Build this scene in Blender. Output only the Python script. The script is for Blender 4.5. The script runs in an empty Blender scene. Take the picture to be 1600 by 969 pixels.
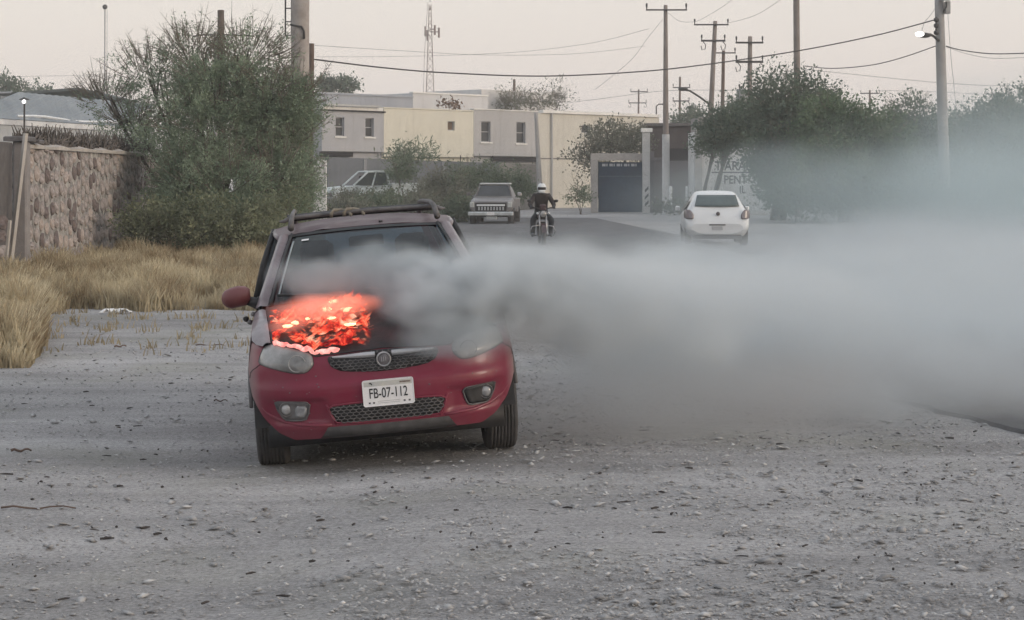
import bpy, math, random
import numpy as np
from mathutils import Vector, Matrix, noise as mnoise
R_ = math.radians
sc = bpy.context.scene
C = sc.collection
rng = random.Random(7)
nrs = np.random.RandomState(11)
H = 1.78                                   # eye height above the gravel
# ------------------------------------------------------------------ camera, world, sun, exposure
cam = bpy.data.cameras.new('camera'); co = bpy.data.objects.new('camera', cam); C.objects.link(co)
co.location = (0, 0, H); co.rotation_euler = (R_(90), 0, 0)
cam.lens = 67.5; cam.sensor_width = 36; cam.shift_y = -202.5/1600
cam.clip_start = .1; cam.clip_end = 8000
sc.camera = co
SUN_EL, SUN_AZ = 14, 112                   # low, veiled sun from the right and behind the camera's shoulder
w = bpy.data.worlds.new("World"); sc.world = w; w.use_nodes = True
nt = w.node_tree; nt.nodes.clear()
wo = nt.nodes.new('ShaderNodeOutputWorld'); bg = nt.nodes.new('ShaderNodeBackground'); bg2 = nt.nodes.new('ShaderNodeBackground')
sky = nt.nodes.new('ShaderNodeTexSky'); sky.sky_type = 'NISHITA'; sky.sun_disc = False
sky.sun_elevation = R_(SUN_EL); sky.sun_rotation = R_(SUN_AZ); sky.air_density = 1.6; sky.dust_density = 4; sky.ozone_density = 1
bg.inputs['Strength'].default_value = .05
nt.links.new(sky.outputs[0], bg.inputs['Color'])
# thin even cloud veil over that sky: warm-white near the horizon, bluer and brighter overhead to lift the light
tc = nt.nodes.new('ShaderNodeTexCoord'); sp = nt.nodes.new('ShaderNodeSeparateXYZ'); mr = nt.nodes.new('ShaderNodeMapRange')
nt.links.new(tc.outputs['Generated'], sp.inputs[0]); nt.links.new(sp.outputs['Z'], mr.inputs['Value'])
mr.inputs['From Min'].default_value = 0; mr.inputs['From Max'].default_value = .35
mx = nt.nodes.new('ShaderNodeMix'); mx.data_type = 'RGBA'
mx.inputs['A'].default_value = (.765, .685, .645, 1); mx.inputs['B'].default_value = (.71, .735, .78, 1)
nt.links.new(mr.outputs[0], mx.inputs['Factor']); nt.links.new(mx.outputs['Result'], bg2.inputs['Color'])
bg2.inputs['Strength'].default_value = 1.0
ads = nt.nodes.new('ShaderNodeAddShader')
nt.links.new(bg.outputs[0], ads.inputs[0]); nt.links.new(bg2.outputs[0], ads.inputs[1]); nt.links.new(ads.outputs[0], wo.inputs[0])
sd = bpy.data.lights.new('sun', 'SUN'); so = bpy.data.objects.new('sun', sd); C.objects.link(so)
sd.energy = .9; sd.angle = R_(14); sd.color = (1, .9, .8)
_az, _el = R_(SUN_AZ), R_(SUN_EL)
_d = Vector((math.sin(_az)*math.cos(_el), math.cos(_az)*math.cos(_el), math.sin(_el)))
so.rotation_euler = _d.to_track_quat('Z', 'Y').to_euler()
sc.view_settings.view_transform = 'Standard'; sc.view_settings.look = 'None'
sc.view_settings.exposure = 0; sc.view_settings.gamma = 1
sc.render.engine = 'CYCLES'
sc.cycles.max_bounces = 8; sc.cycles.diffuse_bounces = 4; sc.cycles.glossy_bounces = 3
sc.cycles.transparent_max_bounces = 24; sc.cycles.volume_bounces = 2
sc.cycles.volume_max_steps = 128; sc.cycles.volume_step_rate = 2.0
sc.cycles.use_denoising = True; sc.cycles.use_adaptive_sampling = True; sc.cycles.adaptive_threshold = .04

# ------------------------------------------------------------------ helpers
def X(px, D): return (px-800)*D/3000
def Z(py, D): return H-(py-282)*D/3000
def sm(a, b, x):
    t = min(1, max(0, (x-a)/(b-a))); return t*t*(3-2*t)
def ipf(t, xs, ys): return float(np.interp(t, xs, ys))

def gz(x, y):                               # the lie of the land
    z = .082*sm(-1.6, -.05, x)*(1-sm(26, 44, y))
    z += .5*sm(84, 92, y)*sm(-2.5, -4.5, x)*(1-sm(-22, -30, x)*0)*(1-sm(104, 112, y))
    return z

def mk(name, verts, faces, mat, parent=None, smooth=False, rot=None, loc=None):
    me = bpy.data.meshes.new(name); me.from_pydata([tuple(v) for v in verts], [], [tuple(f) for f in faces]); me.update()
    if mat is not None: me.materials.append(mat)
    if smooth:
        me.polygons.foreach_set('use_smooth', [True]*len(me.polygons))
    o = bpy.data.objects.new(name, me); C.objects.link(o)
    if parent is not None: o.parent = parent
    if rot is not None: o.rotation_euler = rot
    if loc is not None: o.location = loc
    return o

def mk_np(name, V, F, mat, parent=None, smooth=False):
    """V (n,3) array, F (m,k) array of equal-sized faces"""
    me = bpy.data.meshes.new(name); n, m, k = len(V), len(F), F.shape[1]
    me.vertices.add(n); me.vertices.foreach_set('co', np.asarray(V, dtype=np.float32).ravel())
    me.loops.add(m*k); me.loops.foreach_set('vertex_index', np.asarray(F, dtype=np.int32).ravel())
    me.polygons.add(m); me.polygons.foreach_set('loop_start', np.arange(0, m*k, k, dtype=np.int32))
    me.polygons.foreach_set('loop_total', np.full(m, k, dtype=np.int32))
    if smooth: me.polygons.foreach_set('use_smooth', np.ones(m, dtype=bool))
    me.update(calc_edges=True)
    me.materials.append(mat)
    o = bpy.data.objects.new(name, me); C.objects.link(o)
    if parent is not None: o.parent = parent
    return o

def tag(o, label=None, cat=None, group=None, kind=None):
    if label: o['label'] = label
    if cat: o['category'] = cat
    if group: o['group'] = group
    if kind: o['kind'] = kind
    return o

def empty(name, loc, rz=0, label=None, cat=None, group=None):
    o = bpy.data.objects.new(name, None); C.objects.link(o); o.location = loc; o.rotation_euler = (0, 0, rz)
    o.empty_display_size = .2
    return tag(o, label, cat, group)

class G:
    def __init__(s): s.v = []; s.f = []
    def add(s, vs, fs):
        b = len(s.v); s.v += [tuple(v) for v in vs]; s.f += [tuple(i+b for i in f) for f in fs]; return s
    def box(s, x0, x1, y0, y1, z0, z1, rz=0, c=None):
        vs = [(x, y, z) for x in (x0, x1) for y in (y0, y1) for z in (z0, z1)]
        if rz:
            cx, cy = c or ((x0+x1)/2, (y0+y1)/2); ca, sa = math.cos(rz), math.sin(rz)
            vs = [(cx+(x-cx)*ca-(y-cy)*sa, cy+(x-cx)*sa+(y-cy)*ca, z) for x, y, z in vs]
        return s.add(vs, [(0,1,3,2),(4,6,7,5),(0,4,5,1),(2,3,7,6),(0,2,6,4),(1,5,7,3)])
    def cbox(s, x0, x1, y0, y1, z0, z1, c=.01):   # a box with chamfered vertical and top edges
        vs = []
        for z, i in ((z0, 0), (z1-c, 0), (z1, c)):
            a, b, d, e = x0+i, x1-i, y0+i, y1-i
            k = c if i == 0 else c*.5
            vs += [(a+k,d,z),(b-k,d,z),(b,d+k,z),(b,e-k,z),(b-k,e,z),(a+k,e,z),(a,e-k,z),(a,d+k,z)]
        fs = [tuple(range(7,-1,-1)), tuple(range(16,24))]
        for r in (0, 8):
            fs += [(r+i, r+(i+1)%8, r+8+(i+1)%8, r+8+i) for i in range(8)]
        return s.add(vs, fs)
    def tube(s, pts, r, n=8, cap=True, flat=1.0):
        pts = [Vector(p) for p in pts]; rs = r if isinstance(r, (list, tuple)) else [r]*len(pts)
        vs = []; fs = []; up = None
        for i, p in enumerate(pts):
            t = (pts[min(i+1, len(pts)-1)]-pts[max(i-1, 0)]).normalized()
            if up is None:
                up = Vector((0,0,1)) if abs(t.z) < .9 else Vector((0,1,0))
            a = t.cross(up).normalized(); b = a.cross(t).normalized(); up = b
            for k in range(n):
                q = 2*math.pi*k/n
                vs.append(p+(a*math.cos(q)+b*math.sin(q)*flat)*rs[i])
        for i in range(len(pts)-1):
            for k in range(n):
                fs.append((i*n+k, i*n+(k+1)%n, (i+1)*n+(k+1)%n, (i+1)*n+k))
        if cap: fs += [tuple(range(n-1, -1, -1)), tuple(range((len(pts)-1)*n, len(pts)*n))]
        return s.add(vs, fs)
    def grid(s, rows, flip=False):
        m = len(rows[0]); vs = [p for r in rows for p in r]; fs = []
        for i in range(len(rows)-1):
            for j in range(m-1):
                f = (i*m+j, i*m+j+1, (i+1)*m+j+1, (i+1)*m+j)
                fs.append(f[::-1] if flip else f)
        return s.add(vs, fs)
    def lathe(s, prof, n=24, axis='z', c=(0,0,0)):   # prof: (radius, height)
        vs = []; fs = []
        for r, h in prof:
            for k in range(n):
                q = 2*math.pi*k/n; a, b = r*math.cos(q), r*math.sin(q)
                p = {'z': (a, b, h), 'x': (h, a, b), 'y': (a, h, b)}[axis]
                vs.append((p[0]+c[0], p[1]+c[1], p[2]+c[2]))
        for i in range(len(prof)-1):
            for k in range(n): fs.append((i*n+k, i*n+(k+1)%n, (i+1)*n+(k+1)%n, (i+1)*n+k))
        return s.add(vs, fs)
    def ball(s, c, r, n=10, m=6, jit=0, rnd=None):
        rx, ry, rz = r if isinstance(r, (tuple, list)) else (r, r, r)
        vs = [(c[0], c[1], c[2]+rz)]; fs = []
        for i in range(1, m):
            t = math.pi*i/m
            for k in range(n):
                q = 2*math.pi*k/n; j = 1+(rnd.uniform(-jit, jit) if rnd else 0)
                vs.append((c[0]+rx*math.sin(t)*math.cos(q)*j, c[1]+ry*math.sin(t)*math.sin(q)*j, c[2]+rz*math.cos(t)*j))
        vs.append((c[0], c[1], c[2]-rz)); L = len(vs)-1
        for k in range(n): fs.append((0, 1+k, 1+(k+1)%n)); fs.append((L, L-n+(k+1)%n, L-n+k))
        for i in range(m-2):
            for k in range(n): fs.append((1+i*n+k, 1+(i+1)*n+k, 1+(i+1)*n+(k+1)%n, 1+i*n+(k+1)%n))
        return s.add(vs, fs)
    def prism(s, pts, y0, y1):   # polygon in x,z extruded along y
        n = len(pts)
        vs = [(x, y0, z) for x, z in pts]+[(x, y1, z) for x, z in pts]
        return s.add(vs, [tuple(range(n)), tuple(range(2*n-1, n-1, -1))]+[(i, i+n, (i+1)%n+n, (i+1)%n) for i in range(n)])
    def xf(s, M):
        s.v = [tuple(M @ Vector(v)) for v in s.v]; return s
    def build(s, name, mat, parent=None, smooth=False, rot=None, loc=None, fix=True):
        o = mk(name, s.v, s.f, mat, parent, smooth, rot, loc)
        if fix:
            import bmesh
            bm = bmesh.new(); bm.from_mesh(o.data); bmesh.ops.recalc_face_normals(bm, faces=bm.faces); bm.to_mesh(o.data); bm.free()
        return o

def copy_tree(o, parent=None, loc=None):
    c = o.copy(); C.objects.link(c); c.parent = parent
    if loc is not None: c.location = loc
    for ch in [x for x in C.objects if x.parent == o]: copy_tree(ch, c)
    return c

# ------------------------------------------------------------------ materials
_M = {}
def mat(name, c, rough=.8, metal=0, var=.25, scale=4, c2=None, bump=0, bscale=None, spec=None, coat=0, detail=6, emit=None, coord='Object', dist=0, thr=None):
    if name in _M: return _M[name]
    m = bpy.data.materials.new(name); m.use_nodes = True; N = m.node_tree; b = N.nodes['Principled BSDF']
    b.inputs['Roughness'].default_value = rough; b.inputs['Metallic'].default_value = metal
    if spec is not None: b.inputs['Specular IOR Level'].default_value = spec
    if coat: b.inputs['Coat Weight'].default_value = coat; b.inputs['Coat Roughness'].default_value = .08
    tcn = N.nodes.new('ShaderNodeTexCoord'); ns = N.nodes.new('ShaderNodeTexNoise')
    ns.inputs['Scale'].default_value = scale; ns.inputs['Detail'].default_value = detail; ns.inputs['Roughness'].default_value = .62
    ns.inputs['Distortion'].default_value = dist
    N.links.new(tcn.outputs[coord], ns.inputs['Vector'])
    rp = N.nodes.new('ShaderNodeValToRGB'); N.links.new(ns.outputs['Fac'], rp.inputs[0])
    lo, hi = (thr or (.3, .7)); rp.color_ramp.elements[0].position = lo; rp.color_ramp.elements[1].position = hi
    if c2 is None: c2 = tuple(min(1, x*(1+var)) for x in c); c1 = tuple(x*(1-var) for x in c)
    else: c1 = c
    rp.color_ramp.elements[0].color = (*c1, 1); rp.color_ramp.elements[1].color = (*c2, 1)
    N.links.new(rp.outputs[0], b.inputs['Base Color'])
    if bump:
        nb = N.nodes.new('ShaderNodeTexNoise'); nb.inputs['Scale'].default_value = bscale or scale*6; nb.inputs['Detail'].default_value = 6
        N.links.new(tcn.outputs[coord], nb.inputs['Vector'])
        bp = N.nodes.new('ShaderNodeBump'); bp.inputs['Strength'].default_value = bump; bp.inputs['Distance'].default_value = .02
        N.links.new(nb.outputs['Fac'], bp.inputs['Height']); N.links.new(bp.outputs[0], b.inputs['Normal'])
    if emit:
        b.inputs['Emission Color'].default_value = (*emit[:3], 1); b.inputs['Emission Strength'].default_value = emit[3]
    m['ramp'] = rp.name
    _M[name] = m; return m

def dusty(m, dust=(.30, .27, .26), z0=.2, z1=.75, amt=.6, side=0):
    """road dust caught low on the body and in streaks"""
    N = m.node_tree; b = N.nodes['Principled BSDF']
    src = b.inputs['Base Color'].links[0].from_socket
    t = N.nodes.new('ShaderNodeTexCoord'); s = N.nodes.new('ShaderNodeSeparateXYZ'); N.links.new(t.outputs['Object'], s.inputs[0])
    r = N.nodes.new('ShaderNodeMapRange'); r.inputs['From Min'].default_value = z1; r.inputs['From Max'].default_value = z0
    N.links.new(s.outputs['Z'], r.inputs['Value'])
    n = N.nodes.new('ShaderNodeTexNoise'); n.inputs['Scale'].default_value = 5; n.inputs['Detail'].default_value = 8; n.inputs['Roughness'].default_value = .7
    N.links.new(t.outputs['Object'], n.inputs['Vector'])
    a = N.nodes.new('ShaderNodeMath'); a.operation = 'MULTIPLY_ADD'; N.links.new(r.outputs[0], a.inputs[0]); a.inputs[1].default_value = .5
    N.links.new(n.outputs['Fac'], a.inputs[2])
    q = N.nodes.new('ShaderNodeMapRange'); q.inputs['From Min'].default_value = .45; q.inputs['From Max'].default_value = 1.1; q.inputs['To Max'].default_value = amt
    N.links.new(a.outputs[0], q.inputs['Value']); last = q.outputs[0]
    if side:
        ab = N.nodes.new('ShaderNodeMath'); ab.operation = 'ABSOLUTE'; N.links.new(s.outputs['X'], ab.inputs[0])
        rr = N.nodes.new('ShaderNodeMapRange'); rr.inputs['From Min'].default_value = .74; rr.inputs['From Max'].default_value = .80; rr.inputs['To Max'].default_value = side
        N.links.new(ab.outputs[0], rr.inputs['Value'])
        mm = N.nodes.new('ShaderNodeMath'); mm.operation = 'MAXIMUM'; N.links.new(rr.outputs[0], mm.inputs[0]); N.links.new(last, mm.inputs[1]); last = mm.outputs[0]
    x = N.nodes.new('ShaderNodeMix'); x.data_type = 'RGBA'; N.links.new(last, x.inputs['Factor'])
    N.links.new(src, x.inputs['A']); x.inputs['B'].default_value = (*dust, 1)
    N.links.new(x.outputs['Result'], b.inputs['Base Color'])
    y = N.nodes.new('ShaderNodeMapRange'); N.links.new(last, y.inputs['Value']); y.inputs['To Min'].default_value = b.inputs['Roughness'].default_value; y.inputs['To Max'].default_value = .8
    N.links.new(y.outputs[0], b.inputs['Roughness'])
    return m

M_paint = dusty(mat('red_paint', (.165, .007, .030), rough=.34, var=.10, scale=2, coat=.12, spec=.35), z0=.15, z1=.6, amt=.14, side=.5)
M_roofp = mat('faded_roof_paint', (.060, .028, .034), rough=.5, c2=(.11, .068, .078), scale=3, coat=.08, spec=.3, bump=.25, bscale=3)
M_hoodp = mat('scorched_paint', (.012, .010, .011), rough=.75, c2=(.06, .018, .022), scale=6, bump=.5, bscale=18, thr=(.42, .75))
M_pill = mat('pillar_sheen_paint', (.10, .07, .08), rough=.4, c2=(.24, .205, .215), scale=5, coat=.4)  # body colour greyed: a silvery reflection is put into the paint
M_black = mat('black_plastic', (.018, .018, .02), rough=.55, var=.4, scale=20)
M_grey_pl = mat('dusty_plastic', (.06, .058, .062), rough=.7, c2=(.16, .15, .15), scale=9)
M_rubber = dusty(mat('tyre_rubber', (.022, .022, .024), rough=.85, var=.3, scale=30, bump=.3, bscale=60), dust=(.16, .15, .145), z0=-.4, z1=.4, amt=.5)
M_rim = mat('steel_rim', (.25, .25, .26), rough=.4, metal=.7, var=.2, scale=10)
M_chrome = mat('dull_chrome', (.42, .41, .42), rough=.3, metal=.85, var=.15, scale=10)
M_lens = mat('hazed_lens', (.12, .118, .115), rough=.2, c2=(.38, .37, .365), scale=4.5, coat=.5)
M_lensb = mat('reflector', (.16, .16, .165), rough=.25, metal=.3, c2=(.40, .40, .41), scale=22)
M_plate = mat('plate_white', (.70, .69, .70), rough=.45, var=.06, scale=20)
M_ink = mat('plate_ink', (.012, .012, .014), rough=.5, var=.2, scale=20)
M_int = mat('interior_cloth', (.03, .03, .035), rough=.9, var=.4, scale=20)
M_mirr = mat('mirror_shell', (.12, .025, .028), rough=.5, c2=(.17, .05, .05), scale=8, coat=.2)
M_strap = mat('strap_webbing', (.22, .20, .165), rough=.9, var=.3, scale=40)
M_white = mat('white_paint', (.66, .67, .68), rough=.35, var=.05, scale=3, coat=.3)
M_tail = mat('hazed_tail_lamp', (.20, .17, .175), rough=.25, var=.3, scale=12, coat=.5)  # red greyed down: the haze in front is put into the colour
M_conc = mat('concrete', (.33, .30, .28), rough=.9, c2=(.43, .40, .375), scale=2.5, bump=.3, bscale=25)
M_wood = mat('pole_wood', (.075, .05, .04), rough=.9, c2=(.15, .105, .085), scale=3, bump=.3, bscale=20)
M_metal = mat('dark_iron', (.045, .042, .042), rough=.6, metal=.3, var=.3, scale=10)
M_galv = mat('galvanised', (.36, .37, .38), rough=.5, metal=.4, var=.12, scale=6)
M_wire = mat('wire_black', (.05, .048, .05), rough=.7, var=.1, scale=3)
M_wirel = mat('wire_thin', (.16, .15, .15), rough=.7, var=.1, scale=3)

def glass(name, tint, refl=.5, clear=.55, rough=.04):
    m = bpy.data.materials.new(name); m.use_nodes = True; N = m.node_tree; N.nodes.clear()
    o = N.nodes.new('ShaderNodeOutputMaterial'); t = N.nodes.new('ShaderNodeBsdfTransparent'); t.inputs[0].default_value = (*tint, 1)
    g = N.nodes.new('ShaderNodeBsdfGlossy'); g.inputs['Roughness'].default_value = rough
    d = N.nodes.new('ShaderNodeBsdfDiffuse'); d.inputs[0].default_value = (.12, .17, .21, 1)
    f = N.nodes.new('ShaderNodeFresnel'); f.inputs[0].default_value = 1.5
    x = N.nodes.new('ShaderNodeMixShader'); N.links.new(f.outputs[0], x.inputs[0]); N.links.new(t.outputs[0], x.inputs[1]); N.links.new(g.outputs[0], x.inputs[2])
    y = N.nodes.new('ShaderNodeMixShader')
    # a film of dust on the pane
    tcn = N.nodes.new('ShaderNodeTexCoord'); ns = N.nodes.new('ShaderNodeTexNoise'); ns.inputs['Scale'].default_value = 3; ns.inputs['Detail'].default_value = 6
    N.links.new(tcn.outputs['Object'], ns.inputs['Vector']); mp = N.nodes.new('ShaderNodeMapRange'); mp.inputs['To Max'].default_value = 2*(1-clear)
    N.links.new(ns.outputs['Fac'], mp.inputs['Value']); N.links.new(mp.outputs[0], y.inputs[0])
    N.links.new(x.outputs[0], y.inputs[1]); N.links.new(d.outputs[0], y.inputs[2]); N.links.new(y.outputs[0], o.inputs[0])
    return m
M_glass = glass('windscreen_glass', (.26, .34, .40), clear=.955)
M_sglass = glass('side_glass', (.12, .13, .14), clear=.9)
M_dglass = mat('dark_window_glass', (.035, .04, .045), rough=.12, var=.3, scale=2)

# ------------------------------------------------------------------ ground
def ground():
    xs = np.unique(np.concatenate([np.array([-1500,-600,-250,-120,-70,-45,-30]), np.arange(-22, 16, .16), np.array([18,22,30,45,70,120,250,600,1500])]))
    ys = np.unique(np.concatenate([np.array([-400,-120,-40,-12,-3,2,4,5.5]), np.arange(6.5, 16, .07), np.arange(16, 30, .16), np.arange(30, 62, .6), np.arange(62, 125, 1.5), np.array([130,150,200,300,600,1600])]))
    nx, ny = len(xs), len(ys)
    V = np.zeros((ny, nx, 3))
    for j, y in enumerate(ys):
        for i, x in enumerate(xs):
            z = gz(x, y)
            if -24 < x < 17 and 5 < y < 62:
                p = Vector((x, y*.7, 0))
                k = 1 if y < 30 else .5
                z += k*(.016*mnoise.noise(p*.8)+.010*mnoise.noise(p*3.1)+.006*mnoise.noise(p*9))
                z += k*.010*sm(2.0, 4.5, x)*(mnoise.noise(Vector((x*2, y*.9, 5)))+.3)
                # faint ruts running across in front of the car on the left
                z -= .010*math.exp(-((y-(9.3+.05*x)-.2*mnoise.noise(Vector((x*.5, 0, 3))))/.16)**2)*(1-sm(-1.5, 0, x))
                z -= .008*math.exp(-((y-(10.3+.04*x))/.14)**2)*(1-sm(-2.0, 0, x))
            V[j, i] = (x, y, z)
    idx = np.arange(nx*ny).reshape(ny, nx)
    F = np.stack([idx[:-1, :-1], idx[:-1, 1:], idx[1:, 1:], idx[1:, :-1]], -1).reshape(-1, 4)
    m = bpy.data.materials.new('gravel_ground'); m.use_nodes = True; N = m.node_tree; b = N.nodes['Principled BSDF']
    b.inputs['Roughness'].default_value = .95; b.inputs['Specular IOR Level'].default_value = .2
    t = N.nodes.new('ShaderNodeTexCoord')
    def nz(scale, det=6, rg=.6, vec=None):
        n = N.nodes.new('ShaderNodeTexNoise'); n.inputs['Scale'].default_value = scale; n.inputs['Detail'].default_value = det; n.inputs['Roughness'].default_value = rg
        N.links.new(vec or t.outputs['Object'], n.inputs['Vector']); return n.outputs['Fac']
    def rmp(v, a, b_, c0, c1):
        r = N.nodes.new('ShaderNodeValToRGB'); N.links.new(v, r.inputs[0]); r.color_ramp.elements[0].position = a; r.color_ramp.elements[1].position = b_
        r.color_ramp.elements[0].color = (*c0, 1); r.color_ramp.elements[1].color = (*c1, 1); return r.outputs[0]
    def mixc(f, a, b_, mode='MIX'):
        x = N.nodes.new('ShaderNodeMix'); x.data_type = 'RGBA'; x.blend_type = mode
        if isinstance(f, float): x.inputs['Factor'].default_value = f
        else: N.links.new(f, x.inputs['Factor'])
        for s, v in (('A', a), ('B', b_)):
            if isinstance(v, tuple): x.inputs[s].default_value = (*v, 1)
            else: N.links.new(v, x.inputs[s])
        return x.outputs['Result']
    mpn = N.nodes.new('ShaderNodeMapping'); mpn.inputs['Scale'].default_value = (.35, 1.6, 1); N.links.new(t.outputs['Object'], mpn.inputs[0])
    big = rmp(nz(.9, 9, .68, mpn.outputs[0]), .36, .66, (.285, .28, .283), (.44, .43, .435))
    fine = rmp(nz(42, 8, .75), .33, .7, (.50, .50, .50), (1.25, 1.25, 1.25))
    col = mixc(1.0, big, fine, 'MULTIPLY')
    speck = rmp(nz(95, 3, .6), .66, .72, (0, 0, 0), (1, 1, 1)); col = mixc(speck, col, (.46, .45, .45))
    dk = rmp(nz(70, 3, .6), .30, .36, (1, 1, 1), (0, 0, 0)); col = mixc(dk, col, (.10, .095, .1))
    soil = rmp(nz(.45, 4), .52, .66, (0, 0, 0), (.45, .45, .45)); col = mixc(soil, col, (.25, .25, .215))
    worn = rmp(nz(.22, 7, .7, mpn.outputs[0]), .40, .60, (.92,.915,.905), (1.2,1.195,1.185)); col = mixc(1.0, col, worn, 'MULTIPLY')
    N.links.new(col, b.inputs['Base Color'])
    bp = N.nodes.new('ShaderNodeBump'); bp.inputs['Strength'].default_value = .9; bp.inputs['Distance'].default_value = .012
    hn = N.nodes.new('ShaderNodeMath'); hn.operation = 'ADD'; N.links.new(nz(55, 8, .75), hn.inputs[0]); N.links.new(nz(14, 6), hn.inputs[1])
    N.links.new(hn.outputs[0], bp.inputs['Height']); N.links.new(bp.outputs[0], b.inputs['Normal'])
    tag(mk_np('ground', V.reshape(-1, 3), F, m, smooth=True), kind='structure')
ground()

def road():   # the asphalt that runs from the right towards the houses
    L = [(5.2, 7.5), (4.3, 10), (3.55, 12.3), (3.0, 14.4), (2.2, 17.2), (1.3, 21), (.2, 28), (-.6, 37), (-1.4, 50), (-2.6, 70), (-3.6, 90)]
    pts = []
    for k in range(len(L)-1):
        for s in range(10):
            f = s/10; pts.append((L[k][0]*(1-f)+L[k+1][0]*f, L[k][1]*(1-f)+L[k+1][1]*f))
    rows = []
    for x, y in pts:
        j = .09*mnoise.noise(Vector((x*3, y*3, 0)))+.05*mnoise.noise(Vector((x*9, y*9, 0)))
        r = [(x+j-.02, y, gz(x, y)-.03), (x+j, y, gz(x, y)+.035)]
        for q in (.4, 1.5, 3, 4.5, 6, 7.4): r.append((x+q, y+.25*q*.3, gz(x+q, y)+.04+.03*math.sin(math.pi*q/7.4)))
        r.append((x+7.5, y+.5, gz(x+7.5, y)-.03)); rows.append(r)
    g = G().grid(rows); m = mat('old_asphalt', (.060, .060, .064), rough=.9, c2=(.15, .148, .152), scale=1.5, bump=.7, bscale=60)
    tag(g.build('asphalt_road', m, smooth=False), kind='structure')
road()

def gravel(n=36000):   # loose stones lying on the ground, too many to count
    oct_ = np.array([(1,0,0),(.6,.75,0),(-.5,.8,0),(-1,.05,0),(-.55,-.8,0),(.5,-.75,0),(.15,.1,.62),(-.1,-.05,-.4)], float)
    tri = [(i, (i+1)%6, 6) for i in range(6)]+[((i+1)%6, i, 7) for i in range(6)]
    V = []; F = []; b = 0
    c = 0
    while c < n:
        D = 7.2*math.exp(nrs.rand()**1.1*1.45); x = (nrs.rand()*1.16-.58)*D*1.05*.55*1.0
        dens = .35+.65*sm(-.35, .15, mnoise.noise(Vector((x*.7, D*1.1, 9))))
        dens *= .35+.65*sm(-1.6, .4, x)
        if mnoise.noise(Vector((x*2.2, D*2.6, 4))) > .22: dens *= 1.7
        if nrs.rand() > dens: continue
        s = .0035+.009*nrs.rand()**2.2+(.020*nrs.rand() if nrs.rand() < .045 else 0)
        if D > 14: s *= 1.25
        a = nrs.rand()*6.283; ca, sa = math.cos(a), math.sin(a)
        P = oct_*(1+.35*(nrs.rand(8, 3)-.5)); P = P*np.array([s*(1+.8*nrs.rand()), s, s*(.5+.5*nrs.rand())])
        tl = (nrs.rand()-.5)*.7
        P[:, 2] += P[:, 0]*tl
        Q = np.stack([P[:, 0]*ca-P[:, 1]*sa, P[:, 0]*sa+P[:, 1]*ca, P[:, 2]], 1)+np.array([x, D, gz(x, D)+s*.28+.004])
        V.append(Q); F += [(i+b, j+b, k+b) for i, j, k in tri]; b += 8; c += 1
    m = mat('loose_stone', (.20, .20, .205), rough=.9, c2=(.58, .575, .58), scale=9.0, detail=1, thr=(.36, .80))
    tag(mk_np('gravel', np.concatenate(V), np.array(F), m), kind='stuff', label='loose pale gravel and chips strewn over the dirt lot', cat='gravel')
gravel()

def twigs():
    g = G()
    for k in range(650):
        D = 8.0*math.exp(nrs.rand()*1.2); x = (nrs.rand()-.5)*D*.56; a = nrs.rand()*3.14; L = .008+.035*nrs.rand()**3; r = .0025+.0035*nrs.rand()
        if mnoise.noise(Vector((x, D*1.4, 1))) < -.05: continue
        z = gz(x, D)+r+.006; dx, dy = math.cos(a)*L, math.sin(a)*L*.6
        g.tube([(x-dx, D-dy, z), (x+dx*.1, D+dy*.2, z+.0015), (x+dx, D+dy, z)], [r, r*1.2, r*.5], 5)
    tag(g.build('twig_litter', mat('twig_dark', (.02,.018,.018), rough=.9, c2=(.06,.05,.048), scale=5), fix=False), 'dark broken twigs and bark chips scattered over the gravel', 'twigs', kind='stuff')
twigs()
def one_off_litter():
    def stick(px, py, L, r, a, label, kink=.02):
        D = 3000*H/(py-282); x = X(px, D); g = G(); n = 6
        g.tube([(x+(t/n-.5)*L*math.cos(a), D+(t/n-.5)*L*math.sin(a), gz(x, D)+r+.005+kink*math.sin(t*1.7)*.4) for t in range(n+1)], [r*(1-.4*t/n) for t in range(n+1)], 7)
        tag(g.build('stick', M_wood, smooth=True), label, 'stick')
    stick(329, 541, .32, .007, .02, 'long thin dark stick lying on the gravel left of the car mirror')
    stick(33, 707, .13, .010, .3, 'short dark stick on the gravel at the far left edge')
    stick(345, 628, .11, .006, .1, 'small dark stick lying close to the left front tyre')
    stick(188, 543, .16, .010, .9, 'stubby dark stick halfway between brown grass and car')
    stick(60, 796, .4, .006, .05, 'faint long twig along the rut at lower left')
    D = 25.6; x = X(181, D); g = G()
    rr = random.Random(3); P = []
    for i in range(9):
        P.append([(x-.2+.05*i, D-.1+.05*j, .03+.05*rr.random()*(1 if 0 < i < 8 else .2)) for j in range(5)])
    g.grid(P); o = g.build('plastic_bag', mat('white_plastic', (.7, .7, .7), rough=.4, var=.08, scale=9)); tag(o, 'crumpled white plastic bag on the gravel in front of the dry grass', 'bag')
    m = o.modifiers.new('s', 'SOLIDIFY'); m.thickness = .01
one_off_litter()
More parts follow.
